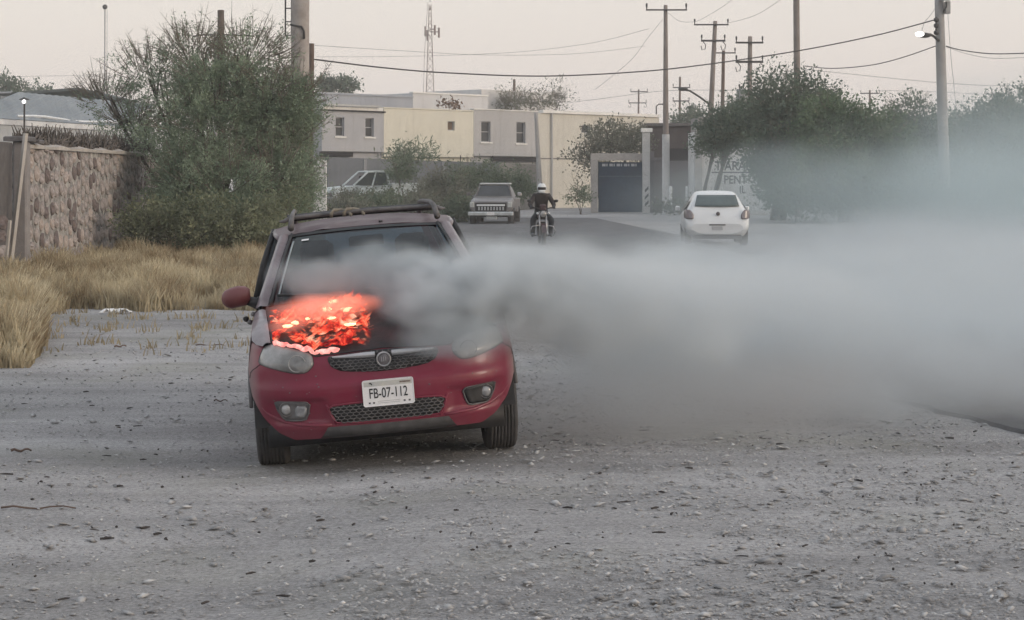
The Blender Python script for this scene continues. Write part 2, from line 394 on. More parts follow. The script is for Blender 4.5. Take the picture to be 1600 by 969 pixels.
# ------------------------------------------------------------------ the burning estate car
# car frame: u to the picture's right, v from the bumper backwards, w up
def HW(w_): return ipf(w_, [.15,.25,.35,.5,.65,.78,.9,1.0], [.72,.77,.80,.82,.82,.80,.775,.75])
def VP(w_): return ipf(w_, [.15,.22,.26,.3,.4,.5,.545,.575,.6,.68,.78,.86], [.08,.05,.035,.015,.008,0,.002,.02,.028,.045,.10,.2])
def FV(u, w_, inset=True):
    a = min(abs(u)/HW(w_), 1.0); n = 2.6
    v = VP(w_)+.55*(1-(1-a**n)**(1/n))
    if inset:   # shallow bays round the fog lamps
        v += .022*sm(.33, .40, abs(u))*(1-sm(.66, .74, abs(u)))*sm(.315, .35, w_)*(1-sm(.45, .49, w_))
    return v
def WT(u):     # top edge of the bumper skin (bonnet shut line and lamp tops)
    return ipf(abs(u), [0,.30,.40,.44,.545,.655,.715,.78,.83], [.742,.728,.722,.742,.772,.800,.79,.80,.82])
def WB(u): return ipf(abs(u), [0,.6,.68,.75,.79,.812], [.245,.232,.275,.37,.46,.57])

car = empty('estate_car', (-.705, 11.4, .041), 0, 'dark red estate car with its bonnet on fire, facing the camera', 'car')
car.rotation_euler = (0, -R_(3.3), R_(6))
TW = (0, -R_(1.4), 0)                      # the body leans a little more than the axles
def cb(g, name, m, smooth=True, parent=None, fix=True):
    return g.build(name, m, parent or car, smooth, TW if parent is None else None, fix=fix)

def patch(outline, off=.006, bulge=0, rings=5, lip=.02, inset=False):
    """skin that follows the bumper face inside an outline given as (u, w)"""
    g = G(); n = len(outline); cu = sum(p[0] for p in outline)/n; cw = sum(p[1] for p in outline)/n
    rows = []
    rows.append([(u, FV(u, w_, inset)-off+lip, w_) for u, w_ in outline])
    for k in range(rings):
        s = 1-k/rings
        rows.append([(cu+(u-cu)*s, FV(cu+(u-cu)*s, cw+(w_-cw)*s, inset)-off-bulge*(1-s*s), cw+(w_-cw)*s) for u, w_ in outline])
    rows = [r+[r[0]] for r in rows]; g.grid(rows)
    g.add([rows[-1][i] for i in range(n)]+[(cu, FV(cu, cw, inset)-off-bulge, cw)], [(i, (i+1) % n, n) for i in range(n)])
    return g
def mirror(o): return [(-u, w_) for u, w_ in o][::-1]
def dense(o, k=3, rnd=1):
    """subdivide and round an outline"""
    for _ in range(k-1):
        q = []
        for i in range(len(o)):
            a, b = o[i], o[(i+1) % len(o)]; q += [(a[0]*.8+b[0]*.2, a[1]*.8+b[1]*.2), (a[0]*.2+b[0]*.8, a[1]*.2+b[1]*.8)]
        o = q
    return o

# bumper skin
rows = []
cols = [-1+2*i/88 for i in range(89)]
cols = [math.copysign(abs(c)**.82, c) for c in cols]
for k in range(35):
    s = k/34; r = []
    for c in cols:
        u0 = c*.812; wb, wt = WB(u0), WT(u0); w_ = wb+(wt-wb)*s; u = c*HW(w_)*.9995; r.append((u, FV(u, w_), w_))
    rows.append(r)
g = G().grid(rows)
# bottom return
g.grid([[(p[0]*.97, p[1]+.05, p[2]+.012) for p in rows[0]], rows[0]])
bumper = cb(g, 'front_bumper', M_paint)
# dark lower lip
rows = []
for k, (wz, dv) in enumerate([(.315,-.004),(.30,-.012),(.275,-.014),(.25,-.004),(.232,.03),(.24,.12)]):
    rows.append([(c*.345*(1+.25*k/5), FV(c*.345*(1+.25*k/5), .28)+dv, wz+.0*c) for c in [i/12-1 for i in range(25)]])
cb(G().grid(rows), 'lower_lip', mat('lip_plastic', (.025,.024,.025), rough=.7, c2=(.075,.07,.07), scale=8))
# lower intake: dark backing, honeycomb bars, frame
low = dense([(-.30,.318),(.30,.318),(.335,.36),(.355,.428),(.18,.438),(-.18,.438),(-.355,.428),(-.335,.36)], 2)
li = cb(patch(low, off=.003, lip=.03, rings=4), 'lower_grille', M_black)
def honey(outline, cell, off, r, stretch=1.5):
    import itertools
    def inside(u, w_):
        c = False; n = len(outline)
        for i in range(n):
            x1, y1 = outline[i]; x2, y2 = outline[(i+1) % n]
            if (y1 > w_) != (y2 > w_) and u < (x2-x1)*(w_-y1)/(y2-y1)+x1: c = not c
        return c
    us = [p[0] for p in outline]; ws = [p[1] for p in outline]; g = G(); seen = set()
    dx, dz = cell*stretch, cell
    for j in range(int((max(ws)-min(ws))/(dz*.75))+2):
        for i in range(int((max(us)-min(us))/dx)+2):
            cx = min(us)+i*dx+(dx/2 if j % 2 else 0); cz = min(ws)+j*dz*.75
            hx = [(cx+dx/2*a, cz+dz/2*b) for a, b in ((0,1),(1,.5),(1,-.5),(0,-1),(-1,-.5),(-1,.5))]
            for k in range(6):
                a, b = hx[k], hx[(k+1) % 6]; key = tuple(sorted([(round(a[0], 3), round(a[1], 3)), (round(b[0], 3), round(b[1], 3))]))
                if key in seen or not (inside(*a) and inside(*b)): continue
                seen.add(key)
                g.tube([(a[0], FV(*a, False)-off, a[1]), (b[0], FV(*b, False)-off, b[1])], r, 4, cap=False)
    return g
h = honey(low, .024, .010, .0032); h.build('grille_mesh', M_grey_pl, li, True)
def rim(outline, off, r, n=6):
    o = outline+[outline[0]]
    return G().tube([(u, FV(u, w_, False)-off, w_) for u, w_ in o], r, n, cap=False)
rim(low, .006, .006).build('grille_surround', M_paint, li, True)
for s in (-1, 1):  # sculpted ridge running from the intake to the fog lamp
    pts = [(s*.335,.315),(s*.42,.318),(s*.52,.325),(s*.62,.345),(s*.70,.385),(s*.745,.43)]
    cb(G().tube([(u, FV(u, w_)+.004, w_) for u, w_ in pts], [.010,.012,.012,.012,.010,.004], 8), 'bumper_ridge', M_paint)
    pts = [(s*.36,.44),(s*.345,.40),(s*.32,.345),(s*.305,.315)]
    cb(G().tube([(u, FV(u, w_)+.000, w_) for u, w_ in pts], [.007,.009,.009,.006], 8), 'bumper_ridge', M_paint)
# upper grille with chrome bar and round badge
up = dense([(-.25,.625),(0,.606),(.25,.625),(.312,.655),(.335,.70),(.32,.722),(0,.738),(-.32,.722),(-.335,.70),(-.312,.655)], 2)
ug = cb(patch(up, off=.004, lip=.03, rings=4), 'upper_grille', M_black)
honey(up, .022, .009, .003).build('grille_mesh', M_grey_pl, ug, True)
for s in (-1, 1):
    rows = []
    for wz, o in ((.692,.004),(.695,.016),(.712,.020),(.725,.014),(.728,.002)):
        rows.append([(s*t, FV(s*t, .70)-o*(1-.3*t)+.012*(t > .30), .70+(wz-.71)*(1-.6*sm(.1,.31,t))+.008+.012*t) for t in [.05,.1,.16,.22,.27,.305]])
    G().grid(rows).build('chrome_bar', M_chrome, ug, True)
bd = G().lathe([(.0,-.020),(.030,-.020),(.034,-.016)], 28, 'y', (0,.045,.678)).build('badge', mat('badge_enamel', (.16,.15,.16), rough=.35, var=.4, scale=40), ug, True)
G().lathe([(.034,-.012),(.036,-.024),(.041,-.026),(.045,-.020),(.045,.01)], 28, 'y', (0,.045,.678)).build('badge_ring', M_chrome, bd, True)
for dx in (-.012, 0, .012):
    G().box(dx-.002, dx+.002, .020, .026, .665, .692).build('badge_stroke', M_chrome, bd)
# bumper-top shut line
cb(G().tube([(u/50, FV(u/50, WT(u/50))-.001, WT(u/50)+.002) for u in range(-21, 22)], .0045, 5), 'shut_line', M_black)
# head lamps
HL = [(.418,.672),(.418,.718),(.44,.748),(.545,.778),(.655,.806),(.705,.792),(.735,.74),(.748,.695),(.70,.676),(.60,.648),(.53,.632),(.465,.632)]
for s in (1, -1):
    o = HL if s > 0 else mirror(HL); o = dense(o, 2)
    hl = cb(patch(o, off=.006, bulge=.018, rings=6, lip=.03), 'headlight', M_lens)
    rim(o, .001, .0035).build('lamp_seal', M_black, hl, True)
    cu, cw = s*.515, .69
    G().lathe([(.052,-.004),(.050,-.010),(.046,-.004)], 24, 'y', (cu, FV(cu, cw)-.022, cw)).build('reflector_ring', mat('lamp_ring', (.22,.22,.22), rough=.3, c2=(.34,.34,.34), scale=9), hl, True)
# fog lamps in their bays
FG = [(.455,.455),(.56,.468),(.668,.474),(.655,.42),(.625,.37),(.60,.352),(.49,.35),(.47,.39)]
for s in (1, -1):
    o = dense(FG if s > 0 else mirror(FG), 2)
    fg = cb(patch(o, off=.004, lip=.03, rings=3, inset=True), 'fog_lamp_bay', M_black if s > 0 else M_grey_pl)
    rim(o, .0-.016, .005).build('bay_rim', M_grey_pl, fg, True)
    cu, cw = s*.60, .42
    y0 = FV(cu, cw, True)-.01
    G().lathe([(.0,-.012),(.02,-.010),(.032,-.004),(.036,.01)], 22, 'y', (cu, y0, cw)).build('fog_lamp', M_lensb, fg, True)
    G().lathe([(.036,-.006),(.040,-.010),(.044,-.004),(.044,.02)], 22, 'y', (cu, y0, cw)).build('fog_lamp_ring', M_grey_pl, fg, True)
    if s < 0:
        q = dense([(-.545,.44),(-.475,.435),(-.485,.372),(-.555,.365)], 2)
        patch(q, off=.008, lip=.01, rings=2, inset=True).build('bay_trim', M_lensb, fg, True)
# number plate
pl = empty('number_plate', (0, 0, 0)); pl.parent = car; pl.rotation_euler = TW
px0, pz0, py0 = .01, .486, -.016
g = G(); pw, ph, r = .150, .0765, .012
o = []
for sx, sz, a0 in ((1,1,0),(-1,1,90),(-1,-1,180),(1,-1,270)):
    for k in range(5):
        a = R_(a0+22.5*k); o.append((px0+sx*(pw-r)+r*math.cos(a), pz0+sz*(ph-r)+r*math.sin(a)))
g.prism(o, py0-.002, py0+.004); g.build('plate_panel', M_plate, pl)
rimg = G().tube([(a, py0-.002, b) for a, b in o+[o[0]]], .0028, 6, cap=False).build('plate_rim', M_plate, pl, True)
G().box(px0-.143, px0+.143, py0-.0026, py0-.0022, pz0+.040, pz0+.068).build('plate_band', mat('plate_band_print', (.40,.41,.41), rough=.5, c2=(.52,.50,.46), scale=30), pl)
def text(s, size, m, parent, x, y, z, name='lettering', sx=1.0, bold=0, ext=.0006, rot=(R_(90), 0, 0), align='CENTER'):
    cu = bpy.data.curves.new(name, 'FONT'); cu.body = s; cu.size = size; cu.align_x = align; cu.align_y = 'CENTER'; cu.extrude = ext; cu.offset = bold
    t = bpy.data.objects.new(name, cu); C.objects.link(t); bpy.context.view_layer.update()
    me = bpy.data.meshes.new_from_object(t); C.objects.unlink(t); bpy.data.objects.remove(t)
    me.materials.clear(); me.materials.append(m)
    o = bpy.data.objects.new(name, me); C.objects.link(o); o.parent = parent; o.location = (x, y, z); o.rotation_euler = rot; o.scale = (sx, 1, 1)
    return o
text('FB-07-112', .084, M_ink, pl, px0, py0-.0035, pz0-.004, sx=.66, bold=.0006, name='plate_number')
for dx in (-.115, -.09, .092, .122):
    G().box(px0+dx-.006, px0+dx+.006, py0-.0032, py0-.0024, pz0-.062, pz0-.052).build('plate_mark', mat('mark_grey', (.07,.07,.08), var=.2), pl)
for k, dz in enumerate((-.050, -.060)):
    G().box(px0-.065, px0+.065, py0-.0030, py0-.0024, pz0+dz-.0012, pz0+dz+.0012).build('plate_print_line', mat('print_grey', (.35,.35,.36), var=.1), pl)
G().tube([(px0-.110, py0-.003, pz0+.060), (px0-.100, py0-.003, pz0+.060), (px0-.093, py0-.003, pz0+.050)], .0035, 5).build('plate_emblem', M_ink, pl)
G().box(px0+.07, px0+.135, py0-.0032, py0-.0027, pz0+.050, pz0+.060).build('plate_crest', mat('crest_print', (.12,.08,.06), c2=(.26,.22,.2), scale=90), pl)

# bonnet: burnt through on the picture's left
def HZ(s): return [0, .742, 0][1]*0+ipf(s, [0,.08,.2,.4,.7,1], [.742,.785,.822,.870,.930,.985])
def bonnet_pt(t, s):
    uf = t*.66; wt = WT(uf); vf = FV(uf, wt)
    hb = t*.70; vb = 1.06+.12*t*t; zb = .995-.03*t*t
    u = uf*(1-s)+hb*s; v = vf+(vb-vf)*s
    zc = ipf(s, [0,.06,.2,.4,.7,1], [0,.16,.33,.53,.80,1.0])
    z = wt+(zb-wt)*zc+.016*math.sin(math.pi*s)*(1-t*t)
    z -= .010*math.exp(-((abs(t)-.62)/.07)**2)*math.sin(math.pi*min(1, s*1.2))
    z += .012*mnoise.noise(Vector((u*5, v*5, 2)))*(s > .03)*(1 if t < .1 else .3)
    return (u, v, z+.004)
rows = [[bonnet_pt(-1+2*i/48, j/30) for i in range(49)] for j in range(31)]
bonnet = cb(G().grid(rows), 'bonnet', M_hoodp)
# wings and sides
VS = [.55,.62,.7,.8,.9,1.0,1.1,1.25,1.5,1.8,2.1,2.4,2.7,2.86,2.95,3.05,3.2,3.35,3.45,3.55,3.7,3.9,4.05,4.15]
def SW(v, w_):
    k = ipf(v, [.55,.9,1.6,2.6,3.4,3.9,4.15], [1,1.012,1.0,1.0,1.005,.975,.93]); return HW(w_)*k
def topw(v): return ipf(v, [.3,.55,.8,1.1,1.4,4.2], [.805,.85,.895,.945,.962,.985])
def botw(v):
    b = .205
    for c in (.75, 3.21):
        if abs(v-c) < .345: b = max(b, .30+math.sqrt(.345**2-(v-c)**2))
    if v < .7: b = max(b, .57)
    return b
for s in (-1, 1):
    rows = []
    for k in range(17):
        rows.append([(s*SW(v, botw(v)+(topw(v)-botw(v))*k/16), v, botw(v)+(topw(v)-botw(v))*k/16) for v in VS])
    g = G().grid(rows)
    cb(g, 'side_panel', M_paint)
    # wing top between bonnet edge and side
    rows = []
    for v in [.30,.36,.45,.55,.65,.75,.85,.95,1.05,1.13]:
        sb = max(0, min(1, (v-.28)/(1.18-.28))); a = bonnet_pt(s*1.0, sb); a = (a[0]+s*.004, v, a[2]-.003)
        tw = topw(v); side = (s*(SW(v, tw)*sm(.2,.34,v)), v, tw)
        if v < .5: side = (s*ipf(v, [.30,.36,.45,.55], [.715,.755,.782,SW(.55,tw)]), v, ipf(v, [.30,.36,.45,.55], [.795,.805,.825,.85]))
        rows.append([tuple(a[i]*(1-q)+side[i]*q+(.012*math.sin(math.pi*q) if i == 2 else 0) for i in range(3)) for q in (0,.2,.4,.6,.8,1)])
    cb(G().grid(rows), 'wing_top', M_pill)
    # front corner under the wing, above lamp
    g = G(); rows = []
    for w_ in (.57,.62,.68,.74,.80,.85):
        rows.append([(s*HW(w_)*.9995, .545+VP(w_)*.9, w_), (s*SW(.6, w_)*1.001, .60, w_)])
    cb(g.grid(rows), 'wing_corner', M_paint)
    # wheel arch liners
    for c in (.75, 3.21):
        g = G(); rows = []
        for i in range(17):
            a = math.pi*i/16; rows.append([(s*.60, c+.35*math.cos(a), .29+.35*math.sin(a)), (s*.80, c+.35*math.cos(a), .29+.35*math.sin(a))])
        g.grid(rows); g.box(min(s*.59,s*.60), max(s*.59,s*.60), c-.35, c+.35, .2, .66); cb(g, 'arch_liner', M_black)
    cb(G().tube([(s*.816, .75+.343*math.cos(R_(a)), .295+.343*math.sin(R_(a))) for a in range(15, 170, 12)], .012, 6), 'arch_trim', M_grey_pl)
    cb(G().box(min(s*.74,s*.80), max(s*.74,s*.80), 1.1, 2.86, .17, .215), 'sill', M_grey_pl)
    cb(G().tube([(s*.83, v, .52) for v in (1.25,1.6,2.2,2.8)], .018, 8), 'rub_strip', M_grey_pl)
    for v0 in (1.22, 2.28, 3.02):
        cb(G().tube([(s*(SW(v0, w_)+.001), v0+.01*(w_-.6), w_) for w_ in (.24,.4,.6,.8,.95)], .004, 5), 'door_gap', M_black)
    for v0 in (2.1, 2.9): cb(G().tube([(s*.835, v0-.08, .82), (s*.85, v0-.06, .825), (s*.85, v0+.06, .825), (s*.835, v0+.08, .82)], .012, 7), 'door_handle', M_grey_pl)

# greenhouse
def belt(v): return ipf(v, [1.10,1.5,2.2,3.2,4.1], [.735,.775,.785,.775,.715])
def cant(v): return ipf(v, [1.75,2.2,2.8,3.4,4.1], [.575,.625,.63,.62,.565])
def cantz(v): return ipf(v, [1.75,2.2,2.8,3.4,4.1], [1.395,1.425,1.435,1.425,1.385])
def wsp(t, s):   # windscreen surface, t across, s from cowl to header
    ub, vb, zb = .70*t, 1.07+.13*t*t, 1.0-.025*t*t
    ut, vt, zt_ = .525*t, 1.76+.09*t*t, 1.432-.022*t*t
    q = math.sin(math.pi*s)*.03
    return (ub+(ut-ub)*s, vb+(vt-vb)*s-q*.5, zb+(zt_-zb)*s+q*.5)
cb(G().grid([[wsp(-1+2*i/24, j/12) for i in range(25)] for j in range(13)]), 'windscreen', M_glass)
# header: dark band at glass top, cowl at the base, pillars
cb(G().grid([[tuple(a+b for a, b in zip(wsp(-1+2*i/24, s), (0,-.006,.003))) for i in range(25)] for s in (.955,.975,1.0)]), 'header_band', M_black)
for s in (-1, 1):
    rows = []
    for k in range(13):
        q = k/12; a = wsp(s*.985, q); b = (s*(.765*(1-q)+.583*q), 1.20+(1.84-1.20)*q, .965+(1.405-.965)*q)
        m_ = tuple((a[i]+b[i])/2 for i in range(3))
        rows.append([(a[0],a[1],a[2]+.002), (m_[0]+s*.006, m_[1]-.02, m_[2]+.016), (b[0]+s*.003, b[1]-.008, b[2]+.006), (b[0]-s*.01, b[1]+.03, b[2])])
    cb(G().grid(rows), 'windscreen_pillar', M_pill)
    cb(G().tube([tuple(a+b for a, b in zip(wsp(s*.955, q/8), (0,-.008,.004))) for q in range(9)], .010, 6), 'windscreen_seal', M_black)
    # side glass, continuous pane behind black uprights
    rows = []
    for q in (0,.25,.5,.75,1):
        rows.append([(s*((belt(v)-.012)*(1-q)+(cant(v)-.006)*q+.012*math.sin(math.pi*q)), (v0:=v+(ipf(v,[1.2,1.7,2.2],[.62,.2,0]))*q), topw(v)*(1-q)+(cantz(v0)-.02)*q) for v in (1.22,1.4,1.7,2.2,2.7,3.2,3.7,4.0)])
    cb(G().grid(rows), 'side_window', M_sglass)
    for v0 in (2.32, 3.12, 3.98):
        cb(G().tube([(s*(belt(v0)+.004), v0, topw(v0)), (s*((belt(v0)+cant(v0))/2+.016), v0+.02, (topw(v0)+cantz(v0))/2), (s*(cant(v0)+.004), v0+.03, cantz(v0)-.01)], .035 if v0 > 2.5 else .028, 8), 'door_pillar', M_black if v0 < 3.9 else M_paint)
    cb(G().tube([(s*(belt(v)-.004), v, topw(v)+.004) for v in (1.2,1.5,2,2.6,3.2,4.0)], .013, 6), 'belt_moulding', M_black)
    cb(G().tube([(s*(cant(v)+.003), v, cantz(v)-.012) for v in (1.84,2.1,2.5,3,3.5,4.05)], .016, 6), 'cant_rail', M_pill)
# roof with dents
rows = []
for j in range(33):
    v = 1.76+(4.12-1.76)*j/32; r = []
    for i in range(41):
        t = -1+2*i/40; hw_ = cant(v)+.004; u = t*hw_
        f = abs(t)**2.5
        z = (ipf(v, [1.76,2.1,2.6,3.2,4.12], [1.437,1.465,1.482,1.482,1.44]))*(1-f)+cantz(v)*f
        vv = v+(.09*t*t*(1-j/32) if j < 8 else .09*t*t*(1-j/32))
        # hail-like dents along the front edge
        for (du, dv, dr, dd) in ((-.36,1.93,.085,.020),(-.10,2.0,.06,.008),(.10,1.90,.05,.012),(.22,1.97,.09,.012),(.36,2.05,.07,.010),(-.2,2.5,.12,.012),(.3,2.6,.1,.01)):
            d2 = ((u-du)**2+((vv-dv)*.8)**2)/dr**2; z -= dd*math.exp(-d2)-dd*.4*math.exp(-((math.sqrt(d2)-1.5)/.35)**2)
        r.append((u, vv, z))
    rows.append(r)
cb(G().grid(rows), 'roof', M_roofp)
cb(G().tube([(.10,1.88,1.452),(.125,1.885,1.452)], .008, 6), 'roof_chip', M_black)
# roof rails, cross bar and strap
for s in (-1, 1):
    pts = [(s*.505,1.86,1.455),(s*.500,1.92,1.50),(s*.492,2.0,1.535),(s*.485,2.10,1.549),(s*.485,2.3,1.552),(s*.485,2.8,1.552),(s*.485,3.3,1.548),(s*.485,3.6,1.535),(s*.49,3.75,1.49),(s*.49,3.82,1.45)]
    cb(G().tube(pts, [.022,.019,.017,.015,.014,.014,.014,.015,.019,.022], 10, flat=1.25), 'roof_rail', M_grey_pl)
g = G(); P = []
for t in [i/16-1 for i in range(33)]:
    P.append((t*.585, 2.16+.0*t, 1.518+.012*(1-t*t)-(.018 if abs(t) > .93 else 0)))
g.tube(P, [.006]+[.015]*31+[.006], 8, flat=1.0)
xb = cb(g, 'roof_crossbar', M_grey_pl)
g = G()
for k in range(2):
    x0 = -.19+.09*k
    g.tube([(x0-.03,2.145,1.505),(x0-.03,2.12,1.528),(x0-.01,2.13,1.552),(x0+.04,2.17,1.550),(x0+.09,2.16,1.532),(x0+.11,2.13,1.505)], .012, 7, flat=.55)
cb(g, 'strap', M_strap)
cb(G().tube([(t*.54/8, 3.0, 1.502+.010*(1-(t/8)**2)) for t in range(-8, 9)], .024, 8, flat=1.1), 'roof_crossbar', M_black)  # black rear bar added to fill in the dark underside of the front one
# tailgate, rear, floor, cabin
rows = []
for k in range(9):
    q = k/8; v = 4.12+.14*q; z = 1.40+(.98-1.40)*q; hw_ = .56+(.71-.56)*q
    rows.append((v, z, hw_))
gf = G()
for side in (-1, 1):
    gf.grid([[(side*h_, v, z), (side*(h_-.07), v+.02, z)] for v, z, h_ in rows])
gf.grid([[(t*.56, 4.12, 1.385+.05*(1-t*t)) for t in (-1,-.5,0,.5,1)], [(t*.56, 4.14, 1.33) for t in (-1,-.5,0,.5,1)]])
gf.grid([[(t*h_, v, z) for t in (-1,-.5,0,.5,1)] for v, z, h_ in ((4.26,.98,.71),(4.30,.80,.74),(4.30,.55,.75),(4.33,.50,.75),(4.33,.30,.73),(4.25,.24,.70))])
gf.grid([[(side_*SW(4.15,.6)*1.0, 4.15, .3+.65*k/4), (side_*.745, 4.30, .3+.65*k/4)] for side_ in (-1,) for k in range(5)])
gf.grid([[(SW(4.15,.6)*1.0, 4.15, .3+.65*k/4), (.745, 4.30, .3+.65*k/4)] for k in range(5)])
cb(gf, 'tailgate', M_paint)
cb(G().grid([[(t*(h_-.07), v+.015, z) for t in (-1,-.5,0,.5,1)] for v, z, h_ in rows[1:]]), 'rear_window', M_glass)
for s in (-1, 1): cb(G().cbox(min(s*.62,s*.74), max(s*.62,s*.74), 4.22, 4.31, .68, .98, .03), 'tail_light', mat('tail_red', (.25,.01,.012), rough=.25, coat=.5))
cb(G().box(-.72,.72, .35, 4.2, .17, .30).box(-.60,.60,.30,1.15,.30,.62), 'floor_pan', M_black)
cb(G().box(-.70,.70, 1.18, 1.5, .62, .955).box(-.74,.74,1.5,4.1,.30,.52), 'dashboard', M_int)
for s in (-1, 1):
    st = cb(G().cbox(s*.34-.22, s*.34+.22, 2.25, 2.40, .55, 1.16, .05).cbox(s*.34-.23, s*.34+.23, 1.85, 2.35, .45, .62, .05), 'front_seat', M_int)
    G().cbox(s*.34-.12, s*.34+.12, 2.33, 2.42, 1.18, 1.34, .04).build('headrest', M_int, st)
cb(G().cbox(-.62, .62, 3.15, 3.28, .5, 1.10, .05), 'rear_seat', M_int)
cb(G().tube([(.34+.18*math.cos(R_(a)), 1.62-.06*math.sin(R_(a)), .98+.17*math.sin(R_(a))) for a in range(0, 361, 20)], .014, 6, cap=False), 'steering_wheel', M_black)
cb(G().cbox(-.12,.12,1.74,1.77,1.30,1.37,.015), 'rear_view_mirror', M_black)
cb(G().grid([[tuple(a+b for a, b in zip(wsp(t, s), (0,-.006,.004))) for t in (-.80,-.71)] for s in (.86,.885)]), 'inspection_sticker', M_plate)
cb(G().tube([tuple(a+b for a, b in zip(wsp(-.90-.0*q, q/8*.75+.12), (0,-.004,.003))) for q in range(9)], .006, 5), 'glass_edge_strip', mat('edge_pale', (.3,.34,.36), rough=.3))  # pale strip along the left edge of the windscreen
# wipers
for u0, u1, uu in ((-.15,-.62,.9),(.45,-.05,.9)):
    cb(G().tube([(u0,1.04,.99), (u0*.6+u1*.4,1.10,1.03), (u1,1.18,1.045)], .009, 6), 'wiper', M_black)
# door mirrors
def door_mirror(s):
    g = G(); n = 14; rows = []
    for k, (q, ry, rz) in enumerate([(.80,.02,.02),(.803,.05,.045),(.83,.078,.064),(.88,.085,.071),(.93,.075,.069),(.965,.055,.055),(.985,.028,.03),(.99,.006,.006)]):
        rows.append([(s*q, 1.40+ry*math.cos(6.2832*i/n)-.01, 1.048+rz*math.sin(6.2832*i/n)-.008*(q > .9)+(.02 if False else 0)) for i in range(n+1)])
    g.grid(rows); o = cb(g, 'door_mirror', M_mirr)
    G().tube([(s*.74,1.36,.985), (s*.78,1.37,1.0), (s*.83,1.39,1.02)], [.045,.035,.03], 8).build('mirror_foot', M_black, o, True)
    G().lathe([(0,0),(.055,0),(.058,-.004)], 18, 'y', (s*.89,1.478,1.048)).build('mirror_glass', M_dglass, o, True)
for s in (-1, 1): door_mirror(s)
# seams where the bumper meets the wings, and a few stone chips
for s in (-1, 1):
    cb(G().tube([(s*q, FV(q, z)-.001, z) for q, z in ((.735,.690),(.760,.672),(.785,.655),(.802,.635),(.811,.60))], .0028, 5), 'bumper_seam', M_black)
r_ = random.Random(21); g = G()
for k in range(46):
    u = r_.uniform(-.7, .7); z = r_.uniform(.27, .62); q = r_.uniform(.0015, .0045)
    if abs(u) < .37 and z < .46: continue
    g.ball((u, FV(u, z), z), (q*r_.uniform(1, 2.2), .0015, q), 6, 4)
tag(cb(g, 'paint_chips', M_grey_pl), kind='stuff')
# wheels
def wheel():
    w0 = bpy.data.objects.new('wheel', None)
    C.objects.link(w0); w0.parent = car
    prof = [(.19,-.085),(.205,-.095),(.265,-.100),(.288,-.092),(.298,-.075)]
    for k in range(-3, 4):
        x = k*.021; prof += [(.301,x-.007),(.301,x+.004),(.294,x+.005),(.294,x+.008)]
    prof += [(.298,.078),(.288,.092),(.265,.100),(.205,.095),(.19,.085)]
    prof = sorted(prof, key=lambda p: p[1]) if False else prof
    t = G().lathe(prof, 48, 'x').build('tyre', M_rubber, w0, True)
    G().lathe([(.192,-.088),(.18,-.07),(.175,.0),(.18,.07),(.192,.088)], 36, 'x').build('rim', M_rim, w0, True)
    g = G().lathe([(0,.05),(.05,.05),(.06,.04),(.175,.055)], 30, 'x')
    g.lathe([(0,-.05),(.05,-.05),(.175,-.055)], 30, 'x'); g.build('wheel_disc', M_rim, w0, True)
    return w0
w0 = wheel(); first = True
for s in (-1, 1):
    for v in (.75, 3.21):
        wv = w0 if first else copy_tree(w0, car); first = False
        wv.location = (s*.712, v, .298); wv.rotation_euler = (0, 0, 0 if s > 0 else math.pi)
cb(G().tube([(-.45,.62,.235),(-.38,.60,.215),(-.30,.62,.235)], .022, 6), 'tow_eye', M_black)
cb(G().tube([(-.62,.75,.28),(0,.78,.22),(.62,.75,.28)], .03, 8), 'axle', M_black)
# odd bit: dark fuel-filler like knob on the wing (seen just below the mirror)
cb(G().tube([(-.835,1.30,.90),(-.85,1.32,.905)], [.02,.012], 8), 'side_repeater', M_black)
